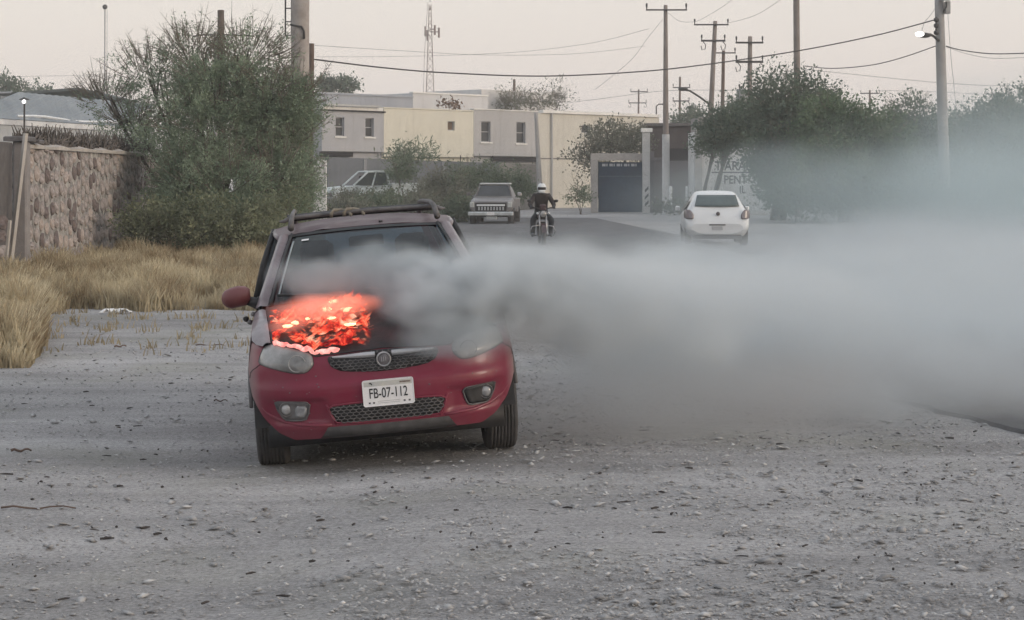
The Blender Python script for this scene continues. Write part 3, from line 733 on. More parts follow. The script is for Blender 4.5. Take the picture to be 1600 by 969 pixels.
# ------------------------------------------------------------------ rubble wall on the left
M_mortar = mat('mortar', (.035, .032, .032), rough=.95, c2=(.50, .48, .46), scale=5, bump=.5, bscale=30)
M_stone = mat('wall_stone', (.17, .148, .142), rough=.9, c2=(.42, .375, .36), scale=2.2, bump=.5, bscale=18, detail=8, coord='Object')
M_stone2 = mat('wall_stone_pale', (.30, .25, .23), rough=.9, c2=(.44, .38, .35), scale=3, bump=.5, bscale=18)
M_stone3 = mat('wall_stone_dark', (.085, .07, .068), rough=.9, c2=(.20, .16, .155), scale=3, bump=.5, bscale=18)
WX = -9.35
def stone_wall():
    wl = empty('rubble_wall', (WX, 36.99, 0), 0, 'pinkish rubble stone wall with a pale concrete coping, left of the big green bush', 'wall')
    G().box(-.35, 0, 0, 26, -.3, 2.40).build('mortar_core', M_mortar, wl)
    g = G()
    rows = []
    for k in range(60):
        y = 26*k/59; j = .03*math.sin(y*3)+.03*rng.random(); rows.append([(.06+j*.6, y, 2.40), (.07+j*.4, y, 2.46+j*.5), (-.1, y, 2.50+j), (-.40, y, 2.47), (-.42, y, 2.40)])
    g.grid(rows).build('coping', mat('coping_concrete', (.36,.33,.31), rough=.9, c2=(.50,.47,.44), scale=5, bump=.4), wl)
    meshes = []
    for q in range(7):
        n = 9; r2 = random.Random(40+q); ring = []
        for k in range(n):
            a = 6.283*k/n; r = 1+r2.uniform(-.22, .12); ring.append((math.cos(a)*.5*r, math.sin(a)*.5*r))
        vs = [(-.02, a, b) for a, b in ring]+[(.018+r2.uniform(-.008, .008), a*.93, b*.93) for a, b in ring]+[(.034+r2.uniform(-.014, .014), a*.5, b*.5) for a, b in ring]+[(.040, 0, 0)]
        fs = []
        for lv in (0, n):
            fs += [(lv+k, lv+(k+1) % n, lv+n+(k+1) % n, lv+n+k) for k in range(n)]
        fs += [(2*n+k, 2*n+(k+1) % n, 3*n) for k in range(n)]
        for mm in (M_stone, M_stone2, M_stone3):
            me = bpy.data.meshes.new('stone'); me.from_pydata(vs, [], fs); me.materials.append(mm); me.update(); meshes.append(me)
    cnt = 0; y = .05; col = 0; rest = G()
    while y < 26:
        wd = rng.uniform(.36, .50); z = -.05+rng.uniform(0, .12)
        while z < 2.36:
            h = rng.uniform(.24, .42)
            if z+h > 2.42: h = 2.42-z
            if h < .09: break
            cy, cz = y+wd/2+rng.uniform(-.06, .06), z+h/2
            r = rng.random(); k = rng.randrange(7)*3+(0 if r < .55 else 1 if r < .8 else 2)
            if cnt < 288:
                o = bpy.data.objects.new('stone', meshes[k]); C.objects.link(o); o.parent = wl; o.location = (0, cy, cz)
                o.scale = (rng.uniform(.7, 1.5), wd*rng.uniform(.84, 1.02), h*rng.uniform(.86, 1.04)); o.rotation_euler = (rng.uniform(-.35, .35), 0, 0); cnt += 1
            else:
                rest.add([(vx, cy+vy*wd*.95, cz+vz*h*.95) for vx, vy, vz in [tuple(v.co) for v in meshes[k].vertices]], [tuple(p.vertices) for p in meshes[k].polygons])
            z += h
        y += wd*.96
    tag(rest.build('far_stones', M_stone, wl, fix=False), kind='stuff')
    # dry brush and broken bits lying along the top
    g = G(); r2 = random.Random(5)
    for k in range(1500):
        yy = r2.uniform(.1, 13.5)*(1 if k % 3 else .7); L = r2.uniform(.10, .46); a = r2.choice((r2.uniform(.1, .9), r2.uniform(2.2, 3.0), r2.uniform(.9, 2.2))); b = r2.uniform(-1, 1)
        p = Vector((-.2+r2.uniform(-.15, .15), yy, 2.49)); q = p+Vector((b*L*.4, math.cos(a)*L*1.4, math.sin(a)*L))
        g.tube([p, (p+q)/2+Vector((0, r2.uniform(-.05,.05), .03)), q], [r2.uniform(.010,.026), .016, .006], 4)
    tag(g.build('dry_brush', mat('dry_cactus', (.035,.03,.03), rough=.9, c2=(.16,.14,.125), scale=5), fix=False, loc=(WX, 37.2, 0)), 'tangle of dark dried cactus lying along the top of the stone wall', 'dried brush', kind='stuff')
    # column at the near end and the wall beyond it
    cl = empty('wall_column', (WX+.02, 36.9, 0), 0, 'grey concrete column ending the stone wall, with a slab on its head', 'column')
    G().cbox(-.20, .06, -.25, .08, -.2, 2.52, .03).build('shaft', mat('grey_render', (.20,.185,.185), rough=.9, c2=(.28,.26,.255), scale=4, bump=.3), cl)
    G().cbox(-.36, .12, -.35, .25, 2.53, 2.62, .02).cbox(-.2, .2, .27, .6, 2.50, 2.57, .02).build('head_slab', M_grey_pl, cl)
    nw = empty('dark_rubble_wall', (WX-.15, 29, 0), 0, 'dark stretch of rubble wall at the far left edge, before the column', 'wall')
    G().box(-.3, 0, 0, 7.5, -.2, 2.5).build('mortar_core', mat('dark_mortar', (.07,.065,.065), c2=(.13,.12,.12), scale=5), nw)
    for k in range(60):
        o = bpy.data.objects.new('stone', meshes[rng.randrange(7)*3+2*(rng.random() < .8)]); C.objects.link(o); o.parent = nw
        o.location = (0, .3+(k//8)*.92+rng.uniform(-.1, .1), .15+(k % 8)*.30+rng.uniform(-.05, .05)); o.scale = (1.2, .85, .29)
    # leaning timber strips
    for px0, py0, px1, py1, D, r, lab in ((35,208,14,418,36.0,.042,'tall pale timber leaning on the column of the stone wall'), (10,345,6,430,35.2,.022,'short thin pale stake beside the leaning timber')):
        g = G(); a = Vector((X(px1,D), D, Z(py1,D)-.2)); b = Vector((X(px0,D), D+.25, Z(py0,D))); d = (b-a)
        g.box(-r, r, -.03, .03, 0, d.length); M = Matrix.Translation(a) @ d.to_track_quat('Z', 'Y').to_matrix().to_4x4(); g.xf(M)
        tag(g.build('timber_post', mat('bleached_timber', (.36,.33,.30), rough=.8, c2=(.47,.44,.41), scale=3)), lab, 'timber')
stone_wall()

# ------------------------------------------------------------------ houses: a row that recedes to the right
PX0, PY0 = -10.84, 109.5; EX, EY = .684, .7295; ROW = math.atan2(EY, EX)
def tfac(px, back=0):
    """distance along the row's front where the line of sight px meets it (back = metres behind the front)"""
    x0, y0 = PX0-EY*back, PY0+EX*back; k = (px-800)/3000
    return (k*y0-x0)/(EX-k*EY)
def yfac(t, back=0): return PY0+EY*t+EX*back
def wall_sheet(w0, w1, z0, z1, holes, th=.22):
    """rendered wall along local x with real openings: front at y=0, back at y=th"""
    xs = sorted(set([w0, w1]+[h for q in holes for h in q[:2]])); zs = sorted(set([z0, z1]+[h for q in holes for h in q[2:]]))
    g = G()
    for i in range(len(xs)-1):
        for j in range(len(zs)-1):
            cx, cz = (xs[i]+xs[i+1])/2, (zs[j]+zs[j+1])/2
            if any(q[0] < cx < q[1] and q[2] < cz < q[3] for q in holes): continue
            a, b, c, d = xs[i], xs[i+1], zs[j], zs[j+1]
            g.add([(a,0,c),(b,0,c),(b,0,d),(a,0,d)], [(0,1,2,3)]); g.add([(a,th,c),(b,th,c),(b,th,d),(a,th,d)], [(3,2,1,0)])
    for a, b, c, d in holes+[(w0, w1, z0, z1)]:
        g.add([(a,0,c),(b,0,c),(b,th,c),(a,th,c)], [(0,1,2,3)]); g.add([(a,0,d),(b,0,d),(b,th,d),(a,th,d)], [(0,1,2,3)])
        g.add([(a,0,c),(a,0,d),(a,th,d),(a,th,c)], [(0,1,2,3)]); g.add([(b,0,c),(b,0,d),(b,th,d),(b,th,c)], [(0,1,2,3)])
    return g
def wmat(n, c, c2):
    """rendered wall: blotches, and rain streaks that run down it"""
    if n in _M: return _M[n]
    m = mat(n, c, rough=.9, c2=c2, scale=.7, bump=.1, bscale=12, detail=8); N = m.node_tree; b = N.nodes['Principled BSDF']
    src = b.inputs['Base Color'].links[0].from_socket; t = N.nodes.new('ShaderNodeTexCoord'); mp = N.nodes.new('ShaderNodeMapping'); mp.inputs['Scale'].default_value = (2.2, 2.2, .16)
    N.links.new(t.outputs['Object'], mp.inputs[0]); ns = N.nodes.new('ShaderNodeTexNoise'); ns.inputs['Scale'].default_value = 1.6; ns.inputs['Detail'].default_value = 7; ns.inputs['Roughness'].default_value = .7
    N.links.new(mp.outputs[0], ns.inputs['Vector']); r = N.nodes.new('ShaderNodeMapRange'); r.inputs['From Min'].default_value = .52; r.inputs['From Max'].default_value = .75; r.inputs['To Max'].default_value = .45
    N.links.new(ns.outputs['Fac'], r.inputs['Value']); x = N.nodes.new('ShaderNodeMix'); x.data_type = 'RGBA'; x.blend_type = 'MULTIPLY'
    N.links.new(r.outputs[0], x.inputs['Factor']); N.links.new(src, x.inputs['A']); x.inputs['B'].default_value = (.55,.52,.50,1); N.links.new(x.outputs['Result'], b.inputs['Base Color'])
    return m
M_hgrey = wmat('grey_render_wall', (0.356,0.356,0.376), (0.422,0.422,0.436)); M_cream = wmat('cream_render', (.60,.57,.485), (.67,.64,.55)); M_hbeige = wmat('beige_render', (0.502,0.482,0.429), (0.581,0.554,0.495))
M_hgreyb = wmat('grey_render_b', (0.383,0.376,0.383), (0.442,0.436,0.436)); M_para = wmat('parapet_white', (0.660,0.647,0.620), (0.792,0.779,0.752)); M_blue = wmat('blue_grey_render', (0.277,0.297,0.343), (0.356,0.376,0.416))
M_dark = mat('void_and_shade', (.012,.012,.014), rough=.9); M_frame = mat('window_frame', (.34,.34,.35), rough=.6, var=.1)
def window(parent, a, b, c, d, sill=True, tone=M_dglass, bars=1):
    f = G(); w_ = .05
    f.box(a, b, .12, .16, c, c+w_).box(a, b, .12, .16, d-w_, d).box(a, a+w_, .12, .16, c+w_, d-w_).box(b-w_, b, .12, .16, c+w_, d-w_)
    if bars: f.box(a+w_, b-w_, .125, .155, (c+d)/2-.025, (c+d)/2+.025)
    fr = f.build('window', M_frame, parent)
    G().box(a+w_, b-w_, .165, .175, c+w_, d-w_).build('pane', tone, fr)
    if sill: G().box(a-.12, b+.12, -.07, .10, c-.09, c-.003).build('sill', M_para, fr)
    return fr
def house(name, pa, pb, z1, z0, m, label, wins, back=0, depth=8, parapet=None):
    ta, tb = tfac(pa, back), tfac(pb, back); L = tb-ta-.01
    h = empty(name, (PX0+EX*ta-EY*back, PY0+EY*ta+EX*back, 0), ROW, label, 'house')
    holes = []
    for (x0, x1, yt, yb, sl, tone, bars) in wins:
        a, b = tfac(x0, back)-ta, tfac(x1, back)-ta; Y = yfac((a+b)/2+ta, back); holes.append((a, b, Z(yb, Y), Z(yt, Y)))
    wall_sheet(0, L, z0, z1, holes).build('front_wall', m, h)
    for hq, q in zip(holes, wins): window(h, *hq, sill=q[4], tone=q[5], bars=q[6])
    G().box(0, .22, .23, depth, -.1, z1).box(L-.22, L, .23, depth, -.1, z1).box(.22, L-.22, depth-.22, depth, -.1, z1).build('side_walls', m, h)
    G().box(.02, L-.02, .25, depth-.25, z1-.35, z1-.12).build('roof_slab', M_conc, h)
    return h, L
hA, LA = house('grey_house', 503, 600, 5.75, 3.45, M_hgrey, 'grey two-storey house with two narrow windows, leftmost of the row', [(524.5,538,183.5,213,True,M_dglass,1),(571,584,184.5,214,True,M_dglass,1)])
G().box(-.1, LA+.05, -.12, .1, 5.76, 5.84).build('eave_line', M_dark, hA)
G().box(-.02, LA-.1, -.05, .2, 5.85, 6.05).build('parapet', M_para, hA)
G().box(-.02, LA-.5, -.28, -.08, 6.06, 6.16).build('roof_edge', M_galv, hA)
G().box(0, LA, .3, .5, 0, 3.5).build('ground_floor_wall', M_hgrey, hA)
hB, LB = house('cream_house', 600, 740, 6.02, 3.2, M_cream, 'cream yellow two-storey house with one small square window', [(699.5,710.5,189.5,204,False,mat('brown_shutter', (.10,.06,.03), var=.3, rough=.6),0)])
G().box(-.02, LB, -.04, .3, 6.03, 6.10).build('parapet', M_cream, hB); G().box(0, LB, .3, .5, 0, 3.25).build('ground_floor_wall', M_cream, hB)
hC, LC = house('pale_grey_house', 740, 841, 6.15, 3.3, M_hgreyb, 'pale grey two-storey house with two tall windows, right of the cream house', [(752,766.5,190,222,True,M_dglass,1),(807,821,191,224,True,M_dglass,1)])
G().box(-.02, LC, -.05, .3, 6.16, 6.22).build('parapet', M_para, hC)
G().box(0, LC, .3, .5, 0, 3.35).build('ground_floor_wall', M_hgreyb, hC)
for h_, a, b, z in ((hA, 0, LA*.5, 3.36), (hC, LC*.3, LC, 3.20)): G().box(a, b, .02, .25, z-.22, z+.03).build('overhang_shade_box', M_dark, h_)  # near-black boxes put in as the shade under the upper storeys
hD, LD = house('beige_house', 841, 1030, 6.1, 0, M_hbeige, 'long beige two-storey house with a white roof edge, behind the blue gate', [(908.5,922,196,208,False,M_dglass,0)], depth=9)
G().box(.3, LD+.05, -.16, .25, 6.11, 6.30).build('roof_edge', M_para, hD); G().box(0, LD, -.03, -.004, 3.15, 3.22).build('storey_line', mat('storey_line_grey', (.16,.15,.15)), hD)
G().tube([(1.2, -.1, 6.1), (1.2, -.12, 3.3), (1.2, -.1, .4)], .06, 6).build('drainpipe', M_hgreyb, hD)
def block(name, pa, pb, D, z1, m, label, back=9, wins=()):
    h, L = house(name, pa, pb, z1, 0, m, label, list(wins), back=back, depth=7); return h, L
b1, L1 = block('blue_grey_block', 486, 645, 0, Z(143, 118), M_blue, 'long blue-grey flat-roofed block behind the grey house', back=9, wins=[(489.5,492.5,180,196,False,M_dark,0),(497,502,175,240,False,M_dark,0)])
G().box(-.05, L1, -.08, .3, Z(143,118)+.003, Z(143,118)+.12).build('parapet', M_blue, b1)
b2, L2 = block('white_flat_block', 645, 762, 0, Z(148.5, 130), wmat('pale_render', (0.502,0.502,0.515), (0.594,0.594,0.601)), 'pale flat-roofed block behind the cream house', back=9)
G().box(-.05, L2, -.08, .3, Z(148.5,130)+.003, Z(148.5,130)+.1).build('parapet', M_para, b2)
b3, L3 = block('roof_room', 752, 868, 0, Z(141.5, 141), wmat('room_render', (0.554,0.541,0.541), (0.647,0.634,0.627)), 'pale rooftop room half hidden by a wispy tree', back=14)
# garden wall of rough grey block in front of the row
def garden_wall():
    back = -4.0; ta, tb = tfac(512, back), tfac(841, back); L = tb-ta
    h = empty('garden_wall', (PX0+EX*ta-EY*back, PY0+EY*ta+EX*back, 0), ROW, 'long grey block garden wall under the houses, behind the weeds', 'wall')
    m1 = wmat('block_wall_grey', (.115,.125,.14), (.165,.175,.19)); m2 = wmat('block_wall_beige', (.22,.205,.185), (.27,.25,.23))
    rows = [[(L*k/10, 0, -.2), (L*k/10, 0, 3.05-.30*k/10), (L*k/10, .2, 3.05-.30*k/10), (L*k/10, .2, -.2)] for k in range(9)]
    G().grid(rows).add([rows[0][i] for i in range(4)], [(0,1,2,3)]).build('block_panel', m1, h)
    rows = [[(L*k/10, 0, -.2), (L*k/10, 0, 3.05-.30*k/10), (L*k/10, .2, 3.05-.30*k/10), (L*k/10, .2, -.2)] for k in (8, 9, 10)]
    G().grid(rows).build('block_panel', m2, h)
    for k in (1.6, 3.4, 5.2, 6.8):
        G().box(L*k/10-.12, L*k/10+.12, -.06, -.003, -.2, 3.0-.03*k).build('wall_pier', wmat('pier_grey', (.20,.21,.22), (.25,.26,.27)), h)
    for k in (4.6, 6.1, 7.7): G().tube([(L*k/10, .1, 2.7), (L*k/10, .1, 3.25)], .03, 5).build('iron_stub', M_metal, h)
    return h
garden_wall()
# small plants on the flat roof and an iron post
# gate, pillar and the yard wall to the right of it
def gateway():
    D = 105
    x0, x1, x2 = X(923, D), X(934, D), X(1004, D); zt = Z(240, D)
    g = empty('gateway', (0, D, 0), 0, 'grey concrete gateway frame holding a dark blue sheet-metal gate', 'gateway')
    G().cbox(x0, x1, -.2, .25, -.1, zt-.38, .02).build('left_pier', M_conc, g)
    G().cbox(x0, x2, -.22, .25, zt-.377, zt, .02).build('lintel', M_conc, g)
    mb = mat('gate_blue', (.012,.032,.062), rough=.6, c2=(.022,.050,.09), scale=2, metal=.1)
    gt = G().box(x1+.05, x2-.02, .02, .05, .05, zt-.47).build('gate', mb, g)
    n = 6; W = (x2-x1-.07)/n
    for k in range(n):
        a = x1+.05+k*W
        G().box(a+.03, a+W-.03, -.004, .016, .15, 1.95).build('gate_panel', mb, gt)
        if k < 5: G().box(a+.09+.1, a+W-.01+.1, -.012, .014, zt-.70, zt-.56).build('pale_vent_panel', mat('painted_sky_gap', (.45,.46,.48), rough=.8, var=.1), gt)  # solid pale boxes: sky light through the vents is put in as colour
    G().box(x1+.05, x2-.02, -.03, .0, 1.97, 2.03).build('gate_rail', mat('gate_rail', (.07,.09,.12)), gt)
    for k in range(n+1): G().box(x1+.05+k*W-.02, x1+.05+k*W+.02, -.02, .012, .05, zt-.47).build('gate_stile', mb, gt)
    p = empty('gate_pillar', (X(1009.5, D-.6), D-.6, 0), 0, 'tall slim white pillar with a cap and black diagonal stripes, right of the gate', 'pillar')
    G().cbox(-.20, .20, -.18, .18, -.1, Z(207, D), .02).build('shaft', mat('pillar_white', (.42,.41,.40), rough=.85, c2=(.55,.54,.53), scale=2), p)
    G().cbox(-.27, .33, -.24, .24, Z(207, D)+.003, Z(204, D)+.1, .02).build('cap', M_para, p)
    for k in range(3):
        z = .35+.38*k; G().add([(-.08,-.184,z),(.12,-.184,z+.20),(.12,-.184,z+.36),(-.08,-.184,z+.16)], [(0,1,2,3)]).build('stripe', M_ink, p)
    # yard wall and dark shed behind
    y = empty('yard_wall', (0, D+1.2, 0), 0, 'plain mauve-grey yard wall between the gate pillar and the painted wall', 'wall')
    G().cbox(X(1014,D), X(1094,D), -.1, .1, -.1, Z(251,D), .01).cbox(X(1014,D), X(1042,D), -.14, .12, Z(251,D)+.003, Z(246,D), .01).build('wall_panel', wmat('mauve_render', (.19,.175,.18), (.235,.22,.225)), y)
    G().box(X(1014,D), X(1024,D), -.3, -.11, 0, Z(236,D)).build('buttress', wmat('mauve_b', (.17,.165,.17), (.2,.19,.2)), y)
    s = empty('dark_shed', (0, D+7, 0), 0, 'dark brown shed wall rising above the yard wall behind the concrete pole', 'shed')
    G().box(X(1012,D+7), X(1098,D+7), -.1, 6, 0, Z(197,D+7)).build('shed_wall', wmat('shed_brown', (.060,.052,.055), (.10,.088,.088)), s)
    G().box(X(1010,D+7), X(1100,D+7), -.35, 6.2, Z(197,D+7)+.003, Z(194,D+7)+.05).build('shed_roof', M_grey_pl, s)
    G().box(X(1046,D+7), X(1094,D+7), -.13, -.103, .1, Z(232,D+7)).build('shed_shutter', mat('shed_black', (.02,.02,.025), var=.3), s)
gateway()
def painted_wall():
    D = 100; b = empty('painted_building', (0, D, 0), 0, 'whitewashed building with hand-painted black letters, behind the white car', 'building')
    m = wmat('whitewash', (0.475,0.475,0.469), (0.660,0.660,0.653))
    G().box(X(1089,D), X(1260,D), 0, 5, -.1, Z(205,D)).build('wall_panel', m, b)
    G().box(X(1099,D), X(1260,D), 3, 7, Z(205,D)+.003, Z(180,D)).build('upper_wall', wmat('upper_render', (.24,.22,.215), (.31,.29,.28)), b)
    for k in range(7): G().cbox(X(1085,D), X(1097,D), -.16, -.004, -.1+k*.66+.004, .56+k*.66, .03).build('corner_block', mat('corner_block', (.30,.30,.30), c2=(.42,.42,.42), scale=3), b)
    for s, px, py, sz in (('T ARAI', 1143, 260, .58), ('PENT', 1149, 281.5, .52), ('IL', 1160, 297, .46)):
        text(s, sz*1.15, M_ink, b, X(px, D), -.008, Z(py, D), sx=.85, bold=.012, name='painted_lettering')
    G().box(X(1112,D), X(1182,D), -.012, -.004, Z(270.5,D), Z(268.5,D)).build('painted_line', M_ink, b)
painted_wall()
def posts():
    for px, yt, yb, D, r, lab in ((1048,291,334,100,.09,'short white guard post leaning on the foot of the tall concrete pole'), (1073,291,330,101,.07,'short white guard post against the mauve yard wall')):
        g = G(); g.lathe([(0,-.1),(r,-.1),(r*.9,Z(yt,D)-.05),(r*.6,Z(yt,D)),(0,Z(yt,D))], 10); tag(g.build('guard_post', M_white, smooth=True, loc=(X(px,D), D, 0)), lab, 'post')
    D = 57; o = empty('whitewashed_post', (X(501,D), D, 0), 0, 'square whitewashed concrete post with a flaking edge, behind the car roof', 'post')
    g = G(); r2 = random.Random(2); rows = []
    for k in range(15):
        z = -.1+(Z(250,D)+.1)*k/14; j = r2.uniform(-.03, .03); rows.append([(-.18+j,-.16,z),(.17,-.16,z),(.17,.16,z),(-.18+j*.5,.16,z),(-.18+j,-.16,z)])
    g.grid(rows).add([rows[-1][i] for i in range(4)], [(0,1,2,3)]).build('shaft', mat('flaking_white', (.40,.395,.385), rough=.9, c2=(.62,.61,.60), scale=5, thr=(.42,.5)), o)
posts()
# ------------------------------------------------------------------ low buildings at the left
def left_buildings():
    M_roof = mat('blue_sheet_roof', (.15,.18,.21), rough=.55, c2=(.25,.28,.31), scale=1.5)
    h = empty('tin_roofed_shed', (0, 0, 0), 0, 'long shed with a bluish sheet roof and bright white fascia, beyond the stone wall', 'shed')
    Da, Db = 66, 78; xa, xb = X(-60, Da), X(182, Db)
    def fr(t, off=0): return xa+(xb-xa)*t, Da+(Db-Da)*t+off
    n = 44; rows = []
    for k in range(n+1):
        t = k/n; x, y = fr(t); zi = .025*(k % 2); rows.append([(x, y-.3, 3.98+zi+.05*0), (x+.6, y+5.2, 5.05+zi)])
    G().grid(rows).build('roof_sheet', M_roof, h)
    G().add([(fr(0)[0], fr(0)[1]-.33, 3.78), (fr(1)[0], fr(1)[1]-.33, 3.78), (fr(1)[0], fr(1)[1]-.33, 3.97), (fr(0)[0], fr(0)[1]-.33, 3.97), (fr(0)[0], fr(0)[1]-.30, 3.78), (fr(1)[0], fr(1)[1]-.30, 3.78), (fr(1)[0], fr(1)[1]-.30, 3.97), (fr(0)[0], fr(0)[1]-.30, 3.97)], [(0,1,2,3),(7,6,5,4),(3,2,6,7),(0,4,5,1),(1,5,6,2)]).build('fascia', mat('fascia_white', (.62,.62,.62), rough=.5, c2=(.45,.45,.46), scale=1.2, thr=(.45,.6)), h)
    a, b = fr(0), fr(1)
    G().add([(a[0],a[1]-.05,0),(b[0],b[1]-.05,0),(b[0],b[1]-.05,3.76),(a[0],a[1]-.05,3.76)], [(0,1,2,3)]).add([(a[0],a[1]+5,0),(b[0],b[1]+5,0),(b[0],b[1]+5,4.9),(a[0],a[1]+5,4.9)], [(0,1,2,3)]).add([(b[0],b[1]-.05,0),(b[0]+.5,b[1]+5,0),(b[0]+.5,b[1]+5,4.9),(b[0],b[1]-.05,3.8)], [(0,1,2,3)]).build('wall_panel', wmat('shed_pale', (.34,.35,.36), (.40,.41,.42)), h)
    G().tube([(fr(.3+.7*k/8)[0]+.05, fr(.3+.7*k/8)[1]+.3+.15*math.sin(k*2), 4.12+.05*math.sin(k)) for k in range(9)], .05, 5).build('loose_flashing', M_white, h)
    D = 96; g = empty('gabled_barn', (0, D, 0), 0, 'dark low-gabled barn roof peeking over the bluish sheet roof', 'barn')
    prof = [(X(-60,D),Z(152,D)),(X(125,D),Z(137.5,D)),(X(205,D),Z(158,D))]
    G().add([(prof[0][0],-.5,prof[0][1]),(prof[1][0],-.5,prof[1][1]),(prof[2][0],-.5,prof[2][1]),(prof[0][0],9,prof[0][1]),(prof[1][0],9,prof[1][1]),(prof[2][0],9,prof[2][1]),
        (prof[0][0],-.5,prof[0][1]-.14),(prof[1][0],-.5,prof[1][1]-.14),(prof[2][0],-.5,prof[2][1]-.14)], [(0,1,4,3),(1,2,5,4),(6,7,1,0),(7,8,2,1)]).build('roof_sheet', mat('dark_sheet', (.07,.085,.085), rough=.7, c2=(.12,.14,.14), scale=1), g)
    G().add([(X(60,D),-.2,0),(X(200,D),-.2,0),(X(200,D),-.2,Z(160,D)),(X(125,D),-.2,Z(140.5,D)),(X(60,D),-.2,Z(145,D))], [(0,1,2,3,4)]).build('gable_wall', mat('barn_wall', (.06,.075,.07), rough=.9, c2=(.10,.12,.11), scale=1), g)
    for k in range(6): G().box(X(-45+18*k,D)-.07, X(-45+18*k,D)+.07, .0, .14, 0, Z(150,D)).build('roof_post', M_galv if k % 2 else M_metal, g)
    G().box(X(-60,D), X(62,D), 5, 5.2, 0, Z(149,D)).build('back_wall', M_dark, g)
    G().tube([(X(-60,D), -.62, Z(148,D)), (X(22,D), -.62, Z(145.5,D)), (X(24,D), -.62, Z(143,D))], .05, 5).build('gutter', M_galv, g)
    D = 64; l = empty('yard_lamp', (X(38,D), D, 0), 0, 'small lit white bulb under a dark shade at the left roof line', 'lamp')
    G().tube([(0,0,0),(0,0,Z(157,D)-.0),(0,0,Z(152,D))], .03, 6).build('post', M_metal, l)
    G().lathe([(.02,Z(152.5,D)),(.16,Z(155,D)),(.17,Z(156,D)),(.0,Z(155,D))], 14).build('shade', M_metal, l, True)
    G().ball((0,-.05,Z(159,D)), .065, 12, 8).build('bulb', mat('lamp_glow', (.9,.9,.9), emit=(1,1,.97,3)), l, True)
left_buildings()
# ------------------------------------------------------------------ poles
def ins(g, x, z, h=.32, r=.055): g.lathe([(0,z),(r*.5,z),(r*.5,z+h*.3),(r,z+h*.35),(r*.7,z+h*.5),(r,z+h*.6),(r*.8,z+h*.95),(0,z+h)], 8, 'z', (x, 0, 0)); return g
def pole(label, top, base, D, r, arms=(), m=None, white=0, name='utility_pole', grp='utility poles along the road', r1=None, below=0):
    (xt, yt), (xb, yb) = top, base
    z0 = -.4; z1 = Z(yt, D); bx = X(xb, D); lean = X(xt, D)-bx
    o = empty(name, (bx, D, 0), 0, label, 'pole', grp)
    n = 10; pts = [(lean*k/n, 0, z0+(z1-z0)*k/n) for k in range(n+1)]; rs = [(r1 or r*1.35)+(r-(r1 or r*1.35))*k/n for k in range(n+1)]
    G().tube(pts, rs, 12).build('shaft', m or M_wood, o, True)
    if white: G().tube([(lean*0, 0, -.1), (lean*white/z1, 0, white)], [(r1 or r*1.35)+.012, (r1 or r*1.35)+.006], 12, cap=False).build('whitewash_band', mat('band_white', (.42,.42,.42), rough=.9, c2=(.55,.55,.55), scale=3), o, True)
    for (pa, pb, py, hung, th) in arms:
        z = Z(py, D); a, b = X(pa, D)-bx, X(pb, D)-bx
        am = G().box(a, b, -.2, -.08, z-th, z+th).build('crossarm', m if False else M_metal, o)
        for q in (a+.04, b-.04): ins(G(), q, z+th).build('insulator', M_metal, am, True, loc=(0, -.14, 0))
        if hung:
            for q in (a+.12, b-.15):
                G().tube([(q, -.14, z-th), (q+.16, -.14, z-.25), (q+.12, -.14, z-.5), (q-.06, -.14, z-.55), (q-.12, -.14, z-.3)], .028, 5).build('jumper_loop', M_metal, am, True)
    return o, lean, z1, bx
M_pc = mat('pole_concrete', (.17,.145,.13), rough=.9, c2=(.25,.215,.20), scale=2, bump=.2)
M_pc2 = mat('pole_grey', (.25,.24,.235), rough=.9, c2=(.36,.35,.34), scale=1.3, bump=.2)
pA = pole('tall slender pole with one long crossarm and whitened foot, in front of the yard wall', (1040,8), (1040.5,335), 101, .10, [(1009,1073,16,0,.035)], m=M_pc, white=4.2, r1=.19)
pB = pole('leaning pole with two crossarms and a lamp bracket reaching left', (1117.5,33), (1103,300), 115, .12, [(1084,1138,39,0,.04),(1095,1133,64,1,.055)], m=M_pc, r1=.2)
pC = pole('plain dark pole with one crossarm between the two double-arm poles', (1130.5,79), (1126,300), 130, .11, [(1117,1149,83,0,.04)], r1=.15)
pD = pole('double-armed pole carrying the grey transformer drum, in front of the dark tree', (1172,57), (1170,320), 108, .12, [(1149,1192,67,0,.05),(1149,1192,97,1,.06)], m=M_pc, r1=.18)
pE = pole('thick bare pole rising past the top edge out of the green trees', (1244,-40), (1247,330), 93, .15, [], m=M_pc, r1=.17)
pF = pole('stout concrete pole at the right with a lit street lamp near its top', (1467,-14), (1478,348), 85, .20, [], m=M_pc2, r1=.27, white=0)
pG = pole('far small pole with two short crossarms above the beige house', (998,140), (996,260), 230, .10, [(985,1012,143.5,0,.06),(982,1010,161,1,.06)], r1=.12)
pH = pole('far pole with two crossarms just right of the tall slender pole', (1062.5,120), (1061,240), 190, .10, [(1051,1078,137,0,.05),(1051,1077,158,1,.06)], r1=.14)
pJ = pole('far pole whose crossarms barely clear the right-hand tree tops', (1359,141), (1359,300), 240, .12, [(1344,1374,146,0,.07)])
pK = pole('stub of a dark pole standing behind the pale house roof', (803.5,124), (804,300), 150, .10, [])
pL = pole('leaning grey timber pole at the corner of the pale grey house', (837.5,176), (846,310), 106, .10, [], m=M_pc2, r1=.17)
pM = pole('dark-topped pole sticking up out of the left tree', (345,16), (348,380), 58, .10, [], r1=.13, m=mat('dark_pole_wood', (.06,.042,.03), c2=(.12,.095,.08), scale=2))
pN = pole('weathered brown pole hard against the right side of the thick concrete column', (487,68), (483.5,360), 62, .085, [], r1=.10)
pO = pole('short grey post with a thin crossbar beside the dark-topped pole in the left tree', (337.5,49), (338,380), 70, .07, [], m=M_pc2)
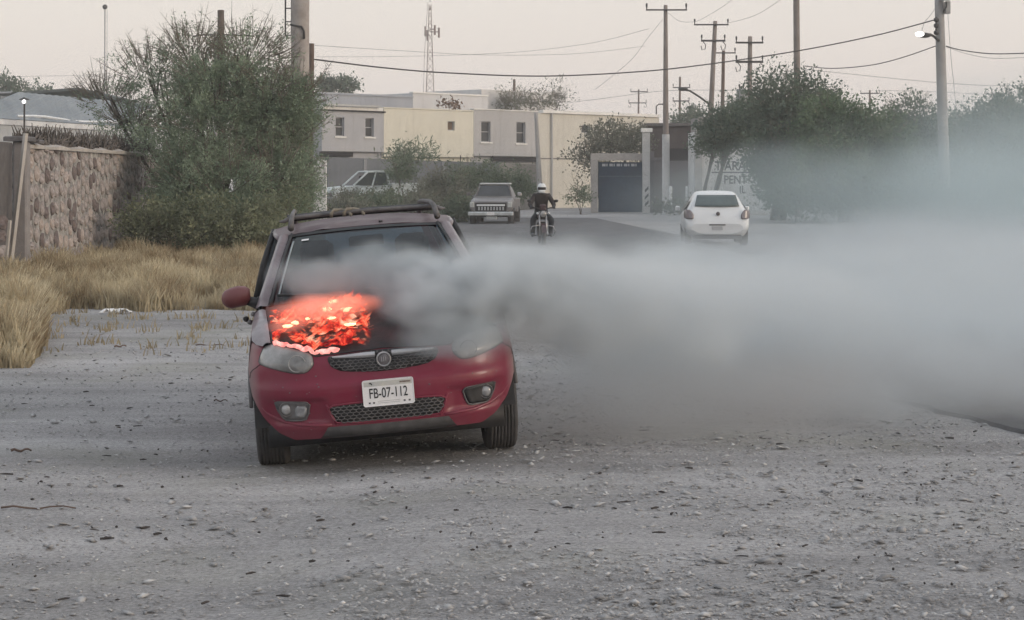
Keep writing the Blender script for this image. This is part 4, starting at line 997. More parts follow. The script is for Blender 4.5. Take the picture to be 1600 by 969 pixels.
G().tube([(-.85,0,Z(56,70)-.02),(-.5,0,Z(54.5,70)),(.5,0,Z(54.5,70)),(1.1,0,Z(54.5,70)-.03),(1.4,0,Z(57,70))], .03, 6).build('crossbar', M_metal, pO[0], True)
# lamp bracket on the leaning pole
def bracket(o, pts, head=None):
    b = G().tube(pts, .06, 7).build('lamp_arm', M_metal, o, True)
    if head:
        x, y, z = head
        hd = G().ball((x, y, z), (.30, .16, .12), 12, 7).build('lamp_head', M_metal, b, True); return hd
o, lean, z1, bx = pB; D = 115
bracket(o, [(X(1108,D)-bx,-.1,Z(163,D)), (X(1092,D)-bx,-.4,Z(152,D)), (X(1076,D)-bx,-.8,Z(143,D)), (X(1067,D)-bx,-.9,Z(141.5,D))], (X(1065,D)-bx,-.95,Z(140.5,D)))
o, lean, z1, bx = pF; D = 85
hd = bracket(o, [(X(1465,D)-bx,-.2,Z(64,D)), (X(1455,D)-bx,-.5,Z(58,D)), (X(1448,D)-bx,-.7,Z(56,D)), (X(1440,D)-bx,-.8,Z(57,D))], (X(1438,D)-bx,-.85,Z(57.5,D)))
G().ball((X(1430,D)-bx,-.95,Z(56,D)), (.20,.15,.11), 14, 8).build('lamp_globe', mat('lamp_glow', (.9,.9,.9)), hd, True)
rk = G().tube([(X(1460.5,D)-bx,-.3,Z(28,D)),(X(1460.5,D)-bx,-.3,Z(54,D))], .045, 6).build('cable_rack', M_metal, o, True)
for py in (32, 41, 52): G().lathe([(.05,-.1),(.11,-.06),(.11,.06),(.05,.1)], 8, 'z', (X(1460.5,D)-bx,-.3,Z(py,D))).build('spool', M_metal, rk, True)
G().cbox(X(1463,D)-bx, X(1481,D)-bx, -.5, -.22, Z(2,D), Z(-12,D), .02).build('transformer_box', M_galv, o)
G().cbox(X(1475,D)-bx, X(1482.5,D)-bx, -.35, 0, Z(22,D), Z(3,D), .02).build('meter_box', mat('grey_box', (.30,.29,.28), var=.1), o)
G().tube([(X(1471,D)-bx,-.33,Z(20,D)),(X(1476,D)-bx,-.36,Z(12,D)),(X(1476,D)-bx,-.36,Z(5,D))], .03, 5).build('lead_cable', M_metal, o, True)
o, lean, z1, bx = pD; D = 108
tr = G().lathe([(0,Z(162,D)),(.27,Z(162,D)),(.29,Z(160,D)),(.29,Z(142,D)),(.25,Z(139.5,D)),(0,Z(139,D))], 16, 'z', (X(1157.5,D)-bx,-.35,0)).build('transformer_drum', mat('drum_grey', (.30,.30,.30), var=.1), o, True)
for dx in (-.12, .10): ins(G(), X(1157.5,D)-bx+dx, Z(139.5,D), .28, .05).build('bushing', M_metal, tr, True, loc=(0,-.35,0))
G().box(X(1157,D)-bx, X(1171,D)-bx, -.3, -.2, Z(153,D)-.05, Z(153,D)+.05).box(X(1151,D)-bx, X(1171,D)-bx, -.3,-.2, Z(165,D)-.03, Z(165,D)+.03).build('drum_bracket', M_galv, o)
# far lamp post
D = 150; o = empty('street_lamp', (X(1025.5,D), D, 0), 0, 'tiny far street lamp standing just left of the tall slender pole', 'street lamp')
G().tube([(0,0,0),(0,0,Z(166,D)),(.2,0,Z(163,D)),(.55,0,Z(163,D))], .05, 6).build('post', M_metal, o, True); G().ball((.62,0,Z(163,D)), (.22,.1,.08), 8, 5).build('lamp_head', M_metal, o, True)
# thick concrete column with caged ladder
def big_column():
    D = 60; o = empty('concrete_column', (X(468,D), D, 0), 0, 'very thick stained concrete column with a caged ladder near the top', 'column')
    rows = []
    G().tube([(0,0,-.3),(.02,0,6),(.05,0,14)], [.31,.285,.27], 20).build('shaft', mat('stained_concrete', (.23,.20,.18), rough=.9, c2=(.38,.345,.32), scale=1.6, bump=.4, bscale=14, thr=(.35,.62)), o, True)
    zb = Z(56, D); a, b = X(446,D)-X(468,D), X(455.5,D)-X(468,D)
    ld = G().box(a-.02,a+.02,-.05,.05,zb,14).box(b-.015,b+.015,-.05,.05,zb,14).build('ladder_rail', M_metal, o)
    for k in range(11): G().box(a+.02,b-.015,-.02,.02,zb+.42*k,zb+.42*k+.035).build('rung', M_metal, o)
    G().tube([(-.27,-.1,Z(39,D)),(-.05,-.31,Z(42,D)),(.10,-.32,Z(43,D)),(.17,-.30,Z(50,D)),(.18,-.29,Z(62,D))], .035, 6).build('cable_hook', M_metal, o, True)
big_column()
def mast():
    D = 150; o = empty('radio_mast', (X(163,D), D, 0), 0, 'very thin far mast with a small ball on top above the left tree', 'mast')
    G().tube([(0,0,0),(.05,0,Z(12,D))], .045, 6).build('mast_pole', mat('mast_grey', (.25,.25,.26), var=.1), o, True)
    G().ball((.05,0,Z(11,D)), .2, 10, 7).build('top_ball', M_metal, o, True)
    G().tube([(.16,0,0),(.22,0,Z(16,D))], .02, 5).build('stay_cable', mat('mast_grey', (.25,.25,.26)), o, True)
    D = 250; o = empty('lattice_tower', (X(672,D), D, 0), 0, 'far lattice radio tower with dish antennas rising behind the cream house', 'tower')
    mt = mat('tower_rust', (.20,.14,.125), rough=.7, c2=(.34,.29,.28), scale=.35, thr=(.45,.55))
    def hw(z): return ipf(z, [0,13,20,26], [.85,.50,.26,.10])
    legs = [(-1,-1),(1,-1),(1,1),(-1,1)]
    zs = [k*.95 for k in range(27)]
    for i, (a, b) in enumerate(legs): G().tube([(a*hw(z), b*hw(z), z) for z in zs], .045, 5).build('tower_leg', mt, o)
    g = G()
    for k in range(len(zs)-1):
        for i in range(4):
            p, q = legs[i], legs[(i+1) % 4]; z0, z1 = zs[k], zs[k+1]
            if k % 2: p, q = q, p
            g.tube([(p[0]*hw(z0), p[1]*hw(z0), z0), (q[0]*hw(z1), q[1]*hw(z1), z1)], .028, 4, cap=False)
    g.build('lattice_bracing', mt, o)
    G().tube([(0,0,25),(0,0,28.5)], .05, 6).ball((0,0,Z(14,D)), .2, 8, 6).build('top_spike', mt, o)
    for dx, py in ((-.62,48),(.62,46),(-.35,55),(1.15,50)):
        g = G().cbox(dx-.13, dx+.13, -.25, -.1, Z(py,D)-.75, Z(py,D)+.55, .03); g.box(min(0,dx), max(0,dx), -.1, -.05, Z(py,D)-.06, Z(py,D)+.06); g.build('antenna_panel', mt, o)
    G().tube([(-.9,0,11),(-.75,0,18),(-.3,0,25)], .03, 4).build('guy_cable', mt, o)
mast()
# ------------------------------------------------------------------ overhead wires
def wire(label, pts, r=.02, m=None, n=28):
    """pts: (px, py, D) along the wire; a smooth curve through them"""
    P = [Vector((X(a, D), D, Z(b, D))) for a, b, D in pts]; g = G(); out = []
    m_ = len(P)
    for i in range(m_-1):
        p0, p1, p2, p3 = P[max(i-1,0)], P[i], P[i+1], P[min(i+2,m_-1)]
        for k in range(8):
            t = k/8; out.append(.5*((2*p1)+(-p0+p2)*t+(2*p0-5*p1+4*p2-p3)*t*t+(-p0+3*p1-3*p2+p3)*t**3))
    out.append(P[-1]); g.tube(out, r, 4, cap=False)
    tag(g.build('overhead_wire', m or M_wire, smooth=True), label, 'wire', 'overhead wires')
wire('heavy sagging cable from the brown pole at left to the right-hand lamp pole', [(492,93,62),(600,106,68),(700,114,72),(850,119,77),(1000,112,80),(1110,100,82),(1250,79,84),(1370,55,85),(1461,31,85)], .026)
wire('lower sagging cable from behind the bare pole up to the lamp pole', [(1255,103,100),(1300,107,96),(1360,102,91),(1410,90,88),(1462,72,85)], .022)
wire('dark cable leaving the lamp pole at its bracket towards the right edge', [(1478,72,85),(1500,78,83),(1540,83.5,80),(1580,84,77),(1640,81,73)], .022)
wire('faint cable under the dark one right of the lamp pole', [(1478,73,85),(1510,84,83),(1550,91,80),(1600,90,77),(1640,87,74)], .009, M_wirel)
wire('thin uppermost wire crossing behind the lattice tower', [(492,71,120),(620,79,130),(760,86,140),(900,84,150),(1009,72,160)], .013, M_wirel)
wire('thin wire just below the uppermost one, ending at the tall slender pole', [(494,89,140),(640,88,150),(800,82,150),(920,68,140),(1014,45,101)], .012, M_wirel)
wire('thin wire swinging from the tall slender pole to the leaning pole', [(1044,20,101),(1062,33,104),(1085,34,110),(1100,28,112),(1130,10,90),(1150,-6,80)], .010, M_wirel)
wire('thin wire rising from the leaning pole to the top edge', [(1138,36,115),(1180,24,95),(1225,-4,80)], .010, M_wirel)
wire('faint slanting guy wire left of the tall slender pole', [(1036,30,101),(1010,62,101),(985,95,101),(930,140,101)], .009, M_wirel)
wire('thin wire low over the beige house roof', [(885,161,190),(950,153,190),(1040,142,190),(1150,141,190)], .020, M_wirel)
wire('thin wire running from the bare pole down behind the trees at left', [(1246,103,84),(1230,113,90),(1205,122,100)], .012, M_wirel)
wire('thin wire low across the sky right of the bare pole', [(1256,108,150),(1350,118,150),(1465,129,150),(1560,134,150),(1640,130,150)], .016, M_wirel)
wire('lowest faint wire above the right-hand trees', [(1370,141,180),(1470,144,180),(1540,147,180),(1640,142,180)], .016, M_wirel)
wire('thin guy wire dropping beside the lamp pole', [(1481,22,85),(1486,90,85),(1493,160,85),(1497,220,85)], .009, M_wirel)
wire('short loose wires above the street lamp of the right-hand pole', [(1462,12,85),(1452,26,85),(1444,36,85),(1440,50,85)], .009, M_wirel)
wire('faint wire at the far left over the tin roof', [(-20,122,160),(60,119,160),(180,119,160),(330,124,160)], .012, M_wirel)
# ------------------------------------------------------------------ vegetation
def leafmat(name, c1, c2, c3=None, scale=1.1):
    m = mat(name, c1, rough=.75, c2=c2, scale=scale, detail=8, thr=(.36, .64), spec=.25)
    N = m.node_tree; b = N.nodes['Principled BSDF']
    # thin leaves let some light through
    tr = N.nodes.new('ShaderNodeBsdfTranslucent'); ms = N.nodes.new('ShaderNodeMixShader'); ms.inputs[0].default_value = .3
    N.links.new(b.inputs['Base Color'].links[0].from_socket, tr.inputs[0])
    o = [n for n in N.nodes if n.type == 'OUTPUT_MATERIAL'][0]
    N.links.new(b.outputs[0], ms.inputs[1]); N.links.new(tr.outputs[0], ms.inputs[2]); N.links.new(ms.outputs[0], o.inputs[0])
    return m
L_mesq = leafmat('mesquite_leaf', (.14,.19,.13), (.30,.36,.25))
L_dark = leafmat('dark_leaf', (.072,.105,.082), (.155,.20,.145), scale=.6)
L_grey = leafmat('grey_leaf', (.11,.12,.095), (.21,.215,.17), scale=.8)
L_weed = leafmat('weed_leaf', (.09,.125,.085), (.19,.225,.155), scale=.9)
M_bark = mat('bark', (.06,.05,.042), rough=.95, c2=(.13,.11,.095), scale=8, bump=.4)
M_twig = mat('bare_twig', (.11,.095,.075), rough=.95, c2=(.20,.175,.14), scale=3)

def tree(name, label, base, blobs, leaf, leafm, cat='tree', group=None, trunk=.12, seed=1, droop=.0, bare=0, twl=(.3, .7), per=11, clump=1.0, stems=3, lw=.28, base_z=None):
    """blobs: (x, y, z, rx, ry, rz, twigs) in world metres; leaf = leaflet length"""
    r = np.random.RandomState(seed); rr = random.Random(seed); bx, by = base; bz = gz(bx, by) if base_z is None else base_z
    root = empty(name, (bx, by, bz), 0, label, cat, group)
    V = []; tw = G(); br = G()
    O = np.array([bx, by, bz]); cx = np.mean([b[0] for b in blobs]); 
    tot = sum(b[6] for b in blobs)
    # trunk and limbs
    for k, b in enumerate(blobs):
        c = np.array(b[:3])-O; s0 = np.array([rr.uniform(-.15, .15)*stems*.4, rr.uniform(-.1, .1), -.1])
        mid = s0*.4+c*.45+np.array([rr.uniform(-.2, .2), rr.uniform(-.2, .2), -.1*b[5]])
        br.tube([s0, s0*.8+mid*.3, mid, c*.8+mid*.2, c+np.array([0, 0, b[5]*.5])], [trunk, trunk*.8, trunk*.5, trunk*.3, trunk*.1], 7)
        for q in range(5):
            d = np.array([rr.uniform(-1, 1)*b[3], rr.uniform(-1, 1)*b[4], rr.uniform(-.6, 1)*b[5]])*.8
            br.tube([mid+(c-mid)*rr.uniform(.2, .9), c+d*.5+np.array([0, 0, .1]), c+d], [trunk*.35, trunk*.2, trunk*.06], 5)
    for b in blobs:
        n = int(b[6]); c = np.array(b[:3])-O; rad = np.array(b[3:6])
        d = r.randn(n, 3); d /= np.linalg.norm(d, axis=1)[:, None]
        q = r.rand(n)**.45
        # uneven outline: radius modulated by direction
        mod = np.array([1+.48*mnoise.noise(Vector((x*2.2+seed, y*2.2, z*2.2)))+.36*mnoise.noise(Vector((x*5.5, y*5.5+seed, z*5.5))) for x, y, z in d])
        P = d*rad*(q*mod)[:, None]
        keep = np.array([mnoise.noise(Vector(((p[0]+c[0])*1.3/clump, (p[1]+c[1])*1.3/clump, (p[2]+c[2])*1.6/clump+seed))) > -.10-(.35 if p[2] < 0 else 0) for p, qq in zip(P, q)])
        P = P[keep]+c; D = d[keep]; n = len(P)
        low = P[:, 2] < .12; P[low, 2] = .12+r.rand(low.sum())*.3
        L = twl[0]+(twl[1]-twl[0])*r.rand(n)
        dirn = D*np.array([1, 1, .7])+np.array([0, 0, .45])+.45*r.randn(n, 3); dirn /= np.linalg.norm(dirn, axis=1)[:, None]
        t = (np.arange(per)+.5)/per
        for ti in t:
            bend = np.array([0, 0, -droop])*(ti**2)
            p = P+dirn*(L*ti)[:, None]+bend*L[:, None]+.05*leaf/.08*r.randn(n, 3)
            a = r.randn(n, 3)*.8+dirn*.9; a /= np.linalg.norm(a, axis=1)[:, None]
            s = np.cross(a, r.randn(n, 3)); s /= np.linalg.norm(s, axis=1)[:, None]+1e-6
            ll = leaf*(.6+.8*r.rand(n))[:, None]
            V.append(np.stack([p, p+a*ll*.5+s*ll*lw, p+a*ll, p+a*ll*.5-s*ll*lw], 1))
        for i in range(0, n, 3):
            p = P[i]; e = p+dirn[i]*L[i]*.9
            tw.add([p-[.004, 0, 0], p+[.006, 0, 0], e], [(0, 1, 2)])
    # bare whips poking out of the top
    for k in range(bare):
        b = blobs[rr.randrange(len(blobs))]; a = rr.uniform(0, 6.283); e = rr.uniform(.15, 1.25)
        c = np.array(b[:3])-O; d = np.array([math.cos(a)*math.cos(e), math.sin(a)*math.cos(e), math.sin(e)])
        p0 = c+d*np.array(b[3:6])*rr.uniform(.6, .95); L = rr.uniform(.25, .8)
        sd_ = np.array([rr.uniform(-.5, .5), rr.uniform(-.3, .3), rr.uniform(-.2, .6)])
        pts = [p0, p0+(d*.5+sd_*.25)*L, p0+(d+sd_*.7)*L]
        tw.tube(pts, [.012, .009, .003], 3, cap=False)
        for j in range(5):
            q = p0+(d*.9+sd_*.5)*L*rr.uniform(.3, 1); e2 = q+np.array([rr.uniform(-1, 1), rr.uniform(-1, 1), rr.uniform(-.2, 1)])*L*.3
            tw.tube([q, e2], [.006, .002], 3, cap=False)
    V = np.concatenate(V).reshape(-1, 3); F = np.arange(len(V)).reshape(-1, 4)
    mk_np('foliage' if cat != 'tree' else 'crown', V, F, leafm, root)
    br.build('trunk' if cat == 'tree' else 'stem', M_bark, root, True, fix=False)
    if tw.f: tw.build('twig_tips', M_twig, root, fix=False)['kind'] = 'stuff'
    return root
def B(px, py, D, rx, rz, n, ry=None):
    s = D/3000; return (X(px, D), D, Z(py, D), rx*s, (ry or rx)*s, rz*s, n)
# big feathery tree by the wall
tree('mesquite_tree', 'big feathery grey-green tree growing over the stone wall, with bare whips at the top', (X(330,47.5), 47.5),
    [B(170,165,48.5,46,30,90), B(235,130,48,62,52,260), B(300,100,48,66,55,330), B(385,100,47.5,66,50,300), B(345,140,47,70,60,1100), B(415,170,47,65,70,1100), B(448,235,47,42,85,1000), B(330,215,47,105,70,2300), B(215,200,48.5,48,30,220), B(288,300,46,48,66,1250), B(350,310,45.5,95,68,2400), B(430,305,46,62,75,1600), B(462,170,47,36,55,420)],
    .062, L_mesq, trunk=.10, seed=3, bare=1150, twl=(.25,.65), per=18, droop=.2, lw=.22)
tree('green_shrub', 'low dense green shrub at the foot of the feathery tree, behind the dry grass', (X(300,43), 43),
    [B(228,350,43,36,28,480), B(320,350,43,60,34,900), B(400,352,43,55,32,800), B(455,345,44,42,40,500)], .07, leafmat('shrub_leaf', (.13,.15,.095), (.27,.285,.18)), cat='shrub', seed=8, trunk=.04, twl=(.2,.45), per=10)
# trees along the right of the road
RT = 'trees massed along the right side of the road'
tree('roadside_tree', 'dark round-headed tree in front of the painted wall, its trunk forking low', (X(1102,92), 92),
    [B(1140,205,91,42,26,700), B(1118,228,90,26,15,260), B(1160,185,93,40,28,420)], .15, L_dark, seed=11, trunk=.17, twl=(.4,.9), per=9, bare=60, group=RT)
tree('roadside_tree', 'tall twiggy tree behind the double-armed pole, bare whips on its top', (X(1215,86), 86),
    [B(1215,172,86,50,55,1000), B(1212,250,84,32,50,900), B(1262,175,86,45,42,800), B(1240,250,84,55,60,1500)], .15, L_dark, seed=12, trunk=.2, twl=(.4,1.0), per=10, bare=260, group=RT)
tree('roadside_tree', 'broad green tree with a flat rounded top, right of the bare pole', (X(1320,82), 82),
    [B(1305,212,82,60,55,1800), B(1368,235,82,55,56,1400), B(1300,275,80,60,55,1300)], .14, leafmat('mid_leaf', (.07,.115,.07), (.155,.21,.125), scale=.6), seed=13, trunk=.2, twl=(.4,.9), per=10, bare=150, group=RT)
tree('roadside_tree', 'thin grey-green tree left of the stout concrete pole', (X(1425,90), 90),
    [B(1420,190,90,44,32,420), B(1440,240,88,55,55,1200), B(1400,285,86,60,50,900)], .15, L_dark, seed=14, trunk=.16, twl=(.4,1.0), per=9, bare=170, group=RT)
tree('roadside_tree', 'spreading tree right of the stout concrete pole, partly in smoke', (X(1530,94), 94),
    [B(1520,235,94,50,55,1200), B(1500,285,92,60,45,900), B(1560,215,95,45,55,1100)], .16, L_dark, seed=15, trunk=.2, twl=(.4,1.0), per=9, bare=170, group=RT)
tree('roadside_tree', 'tallest tree at the right-hand edge, its crown cut by the frame', (X(1600,98), 98),
    [B(1600,190,98,55,48,1200), B(1625,250,96,70,70,1600)], .16, L_dark, seed=16, trunk=.22, twl=(.4,1.0), per=9, bare=170, group=RT)
tree('roadside_tree', 'pale hazy tree filling the gap behind the stout concrete pole', (X(1480,104), 104),
    [B(1465,232,104,60,42,900), B(1510,225,105,50,45,800), B(1440,280,104,60,45,700)], .17, L_dark, seed=17, trunk=.18, twl=(.4,1.0), per=9, bare=80, group=RT)
for i, (px, py, D, rx, rz, n, lab) in enumerate([(1245,305,80,52,22,700,'low dark bush under the twiggy tree right of the white car'), (1345,308,79,55,22,700,'low dark bush under the broad green tree'), (1440,312,82,45,20,500,'low bush just left of the foot of the stout concrete pole'), (1550,312,84,62,22,700,'low bush at the right-hand edge beyond the stout concrete pole')]):
    tree('roadside_bush', lab, (X(px,D), D), [B(px,py,D,rx,rz,n)], .14, L_dark, cat='bush', group='bushes under the right-hand trees', seed=90+i, trunk=.04, twl=(.3,.8), per=8)
# others round the houses
tree('yard_tree', 'loose grey-green tree leaning over the gateway in front of the beige house', (X(945,108), 108),
    [B(955,218,108,36,22,480), B(918,240,108,24,15,150), B(985,222,109,26,24,330), B(930,262,107,22,9,80)], .15, L_grey, seed=21, trunk=.12, twl=(.5,1.1), per=8, bare=90, droop=.3)
tree('wispy_tree', 'wispy wind-blown tree rising behind the pale grey house roof', (X(825,140), 140),
    [B(806,160,140,20,13,150), B(846,167,140,22,9,120), B(872,160,140,8,12,40), B(788,166,140,9,10,40)], .20, L_grey, seed=22, trunk=.07, twl=(.8,2.0), per=9, bare=260, lw=.16)
for i, (px, py, rx, rz, lab) in enumerate([(511,136,8,8,'tiny dark treetop at the left end of the blue-grey block roof'), (541,135,12,7,'dark two-lobed treetop above the blue-grey block roof'), (1075,188,22,12,'brownish treetop behind the far pole and the dark shed')]):
    tree('far_tree', lab, (X(px,175), 175), [B(px,py,175,rx,rz,90+rx*6), B(px+rx*.5,py-5,175,rx*.45,rz,50)], .28, L_dark, seed=30+i, trunk=.12, twl=(.5,1.0), per=7)
tree('far_tree', 'dark tree clump over the barn roof at the far left edge', (X(12,160), 160), [B(5,138,160,20,14,200), B(30,142,160,13,8,110), B(60,143,160,10,5,40)], .25, L_dark, seed=35, trunk=.12, twl=(.5,1.0), per=7)
tree('wall_plant', 'spiky green plant showing above the garden wall in front of the cream house', (X(640,101), 101), [B(625,240,101,18,8,60), B(655,238,101,18,8,60), B(640,246,101,38,9,90)], .30, L_weed, cat='plant', seed=36, trunk=.03, twl=(.4,.8), per=5, lw=.10)
tree('roof_plant', 'dry brown plant growing on the cream house roof edge', (X(703,122), 122), [B(703,166,122,16,4,60)], .2, mat('dry_leaf', (.13,.08,.05), c2=(.2,.13,.09), scale=2), cat='plant', seed=37, trunk=.02, twl=(.2,.4), per=5, base_z=Z(170,122))
# weeds and bushes in front of the garden wall
BW = [(560,316,88,42,16,420,'low weedy bush under the white wrecked pickup'), (628,262,92,17,30,260,'tall loose bush hiding the middle of the white wrecked pickup'), (600,318,84,45,20,450,'low weedy bush just above the car roof rack'), (690,300,86,42,36,700,'broad green bush between the wrecked pickup and the parked truck'), (745,275,90,44,26,500,'green bush against the garden wall behind the parked truck'), (800,290,92,34,28,420,'brownish-green bush between the truck and the motorcyclist'), (662,325,80,30,25,350,'dark weedy clump close behind the car roof at right'), (716,330,80,20,22,260,'small green bush hard against the left side of the parked truck'), (905,305,101,14,14,120,'small dark shrub at the left pier of the gateway'), (540,330,75,40,14,300,'low weeds just behind the roof rack at left')]
for i, (px, py, D, rx, rz, n, lab) in enumerate(BW):
    rz *= .78; tree('roadside_bush', lab, (X(px,D), D), [B(px,py,D,rx,rz,n), B(px-rx*.5,py+rz*.4,D-1,rx*.6,rz*.6,n*.4), B(px+rx*.4,py+rz*.2,D+1,rx*.6,rz*.7,n*.4)], .11, L_weed if i % 3 else L_grey, cat='bush', group='bushes in front of the garden wall', seed=50+i, trunk=.03, twl=(.2,.6), per=8, bare=14)
tree('yard_weeds', 'thin dry weeds at the foot of the mauve yard wall beside the white car', (X(1060,98), 98), [B(1035,325,98,12,8,40), B(1066,322,98,24,12,90)], .16, L_grey, cat='weeds', seed=70, trunk=.02, twl=(.2,.5), per=6)

def dry_grass():
    r = np.random.RandomState(4)
    def field(n, fn, hmin, hmax, name, label, m):
        P = []
        while len(P) < n:
            x, y, k = fn()
            if x is None: continue
            P.append((x, y, k))
        P = np.array(P); n = len(P)
        h = (hmin+(hmax-hmin)*r.rand(n))*P[:, 2]
        az = r.rand(n)*6.283; lean = .10+.42*r.rand(n)**1.4; wd = .006+.007*r.rand(n)
        z0 = np.array([gz(a, b) for a, b in P[:, :2]])
        b0 = np.stack([P[:, 0], P[:, 1], z0-.02], 1); dirx = np.stack([np.cos(az), np.sin(az), 0*az], 1)
        side = np.stack([-np.sin(az+1.1), np.cos(az+1.1), 0*az], 1)*wd[:, None]
        mid = b0+dirx*(lean*h*.35)[:, None]+np.stack([0*h, 0*h, h*.55], 1); tip = b0+dirx*(lean*h*1.1)[:, None]+np.stack([0*h, 0*h, h], 1)
        V = np.stack([b0-side, b0+side, mid+side*.8, mid-side*.8, tip+side*.25, tip-side*.25], 1).reshape(-1, 3)
        i = np.arange(n)[:, None]*6
        F = np.concatenate([i+np.array([[0, 1, 2, 3]]), i+np.array([[3, 2, 4, 5]])])
        tag(mk_np(name, V, F, m), label, 'grass', kind='stuff')
    m = leafmat('straw', (.22,.155,.085), (.66,.58,.41), scale=1.3)
    m2 = leafmat('straw_seed', (.25,.20,.125), (.42,.36,.25), scale=.9)
    edge = [(X(0,23.5),23.5),(X(60,25),25),(X(110,26.5),26.5),(X(230,26.2),26.2),(X(330,26.3),26.3),(X(400,26),26),(X(480,27),27)]
    def f1():
        y = 24+28*r.rand()**1.5; x = -9.25+7.0*r.rand()
        px = 800+3000*x/y; ye = np.interp(px, [0,60,110,230,330,400,480], [24.3,25,26.6,26.2,26.3,26,27])+.5*mnoise.noise(Vector((x*2.3, 0, 1)))
        if px > 500 or px < -30 or y < ye or x < WX+.1: return None, 0, 0
        c = mnoise.noise(Vector((x*1.5, y*.9, 2)))
        if c < -.25+(.1 if y > 32 else 0) and r.rand() > .25: return None, 0, 0
        return x, y, (.70+.75*c)*(1.0 if y < 30 else .85)*(.75+.25*sm(0, 1.2, y-ye))
    field(80000, f1, .18, .60, 'dry_grass', 'belt of dry straw-coloured grass between the gravel and the stone wall', m)
    def f2():
        y = 18.2+7*r.rand(); x = X(-60, y)+r.rand()*1.6
        px = 800+3000*x/y; lim = np.interp(y, [18.2,19.5,21.5,24,26], [40,62,70,66,80])+14*mnoise.noise(Vector((y*2, x*2, 0)))
        if px > lim: return None, 0, 0
        return x, y, (.75+.5*mnoise.noise(Vector((x*2.2, y*1.5, 7))))*(.5+.5*sm(0, 26, lim-px))*(.6+.4*sm(18.2, 19.4, y))
    field(18000, f2, .26, .70, 'dry_grass_clump', 'taller golden dry grass clump at the left edge, nearest the camera', m)
    def f3():
        y = 19.5+8*r.rand(); x = X(20, y)+r.rand()*3.2; 
        if mnoise.noise(Vector((x*2.6, y*1.8, 12))) < .24 or r.rand() > .5: return None, 0, 0
        return x, y, .35
    field(900, f3, .12, .4, 'sparse_tufts', 'sparse short dry tufts at the edge of the gravel', m2)
dry_grass()
# ------------------------------------------------------------------ other vehicles
def section(hb, zb, hs, zs, hr, zr):
    h = [(0,zb),(hb*.85,zb),(hb,zb+.10),(hs,zb+(zs-zb)*.45),(hs*.995,zs-.10*(zs-zb)),(hs*.94,zs),(hr+.02,zr-.13*(zr-zs)),(hr*.86,zr-.015),(0,zr)]
    return h+[(-a, b) for a, b in h[-2:0:-1]]
def loft(stations):
    g = G(); rows = []
    for y, *s in stations: r = [(a, y, b) for a, b in section(*s)]; rows.append(r+[r[0]])
    g.grid(rows); n = len(rows[0])-1
    for r in (rows[0], rows[-1]): g.add(r[:-1], [tuple(range(n))])
    return g
def sub(o, lv=2): m = o.modifiers.new('sub', 'SUBSURF'); m.levels = lv; m.render_levels = lv; return o
def simple_wheel(parent, x, y, r, w_, m=M_rubber):
    w0 = bpy.data.objects.new('wheel', None); C.objects.link(w0); w0.parent = parent; w0.location = (x, y, r)
    G().lathe([(r*.62,-w_/2),(r*.93,-w_/2),(r,-w_*.35),(r,w_*.35),(r*.93,w_/2),(r*.62,w_/2)], 28, 'x').build('tyre', m, w0, True)
    G().lathe([(0,-w_*.3),(r*.2,-w_*.35),(r*.62,-w_*.42),(r*.62,w_*.42),(r*.2,w_*.35),(0,w_*.3)], 20, 'x').build('rim', M_rim, w0, True)
    return w0
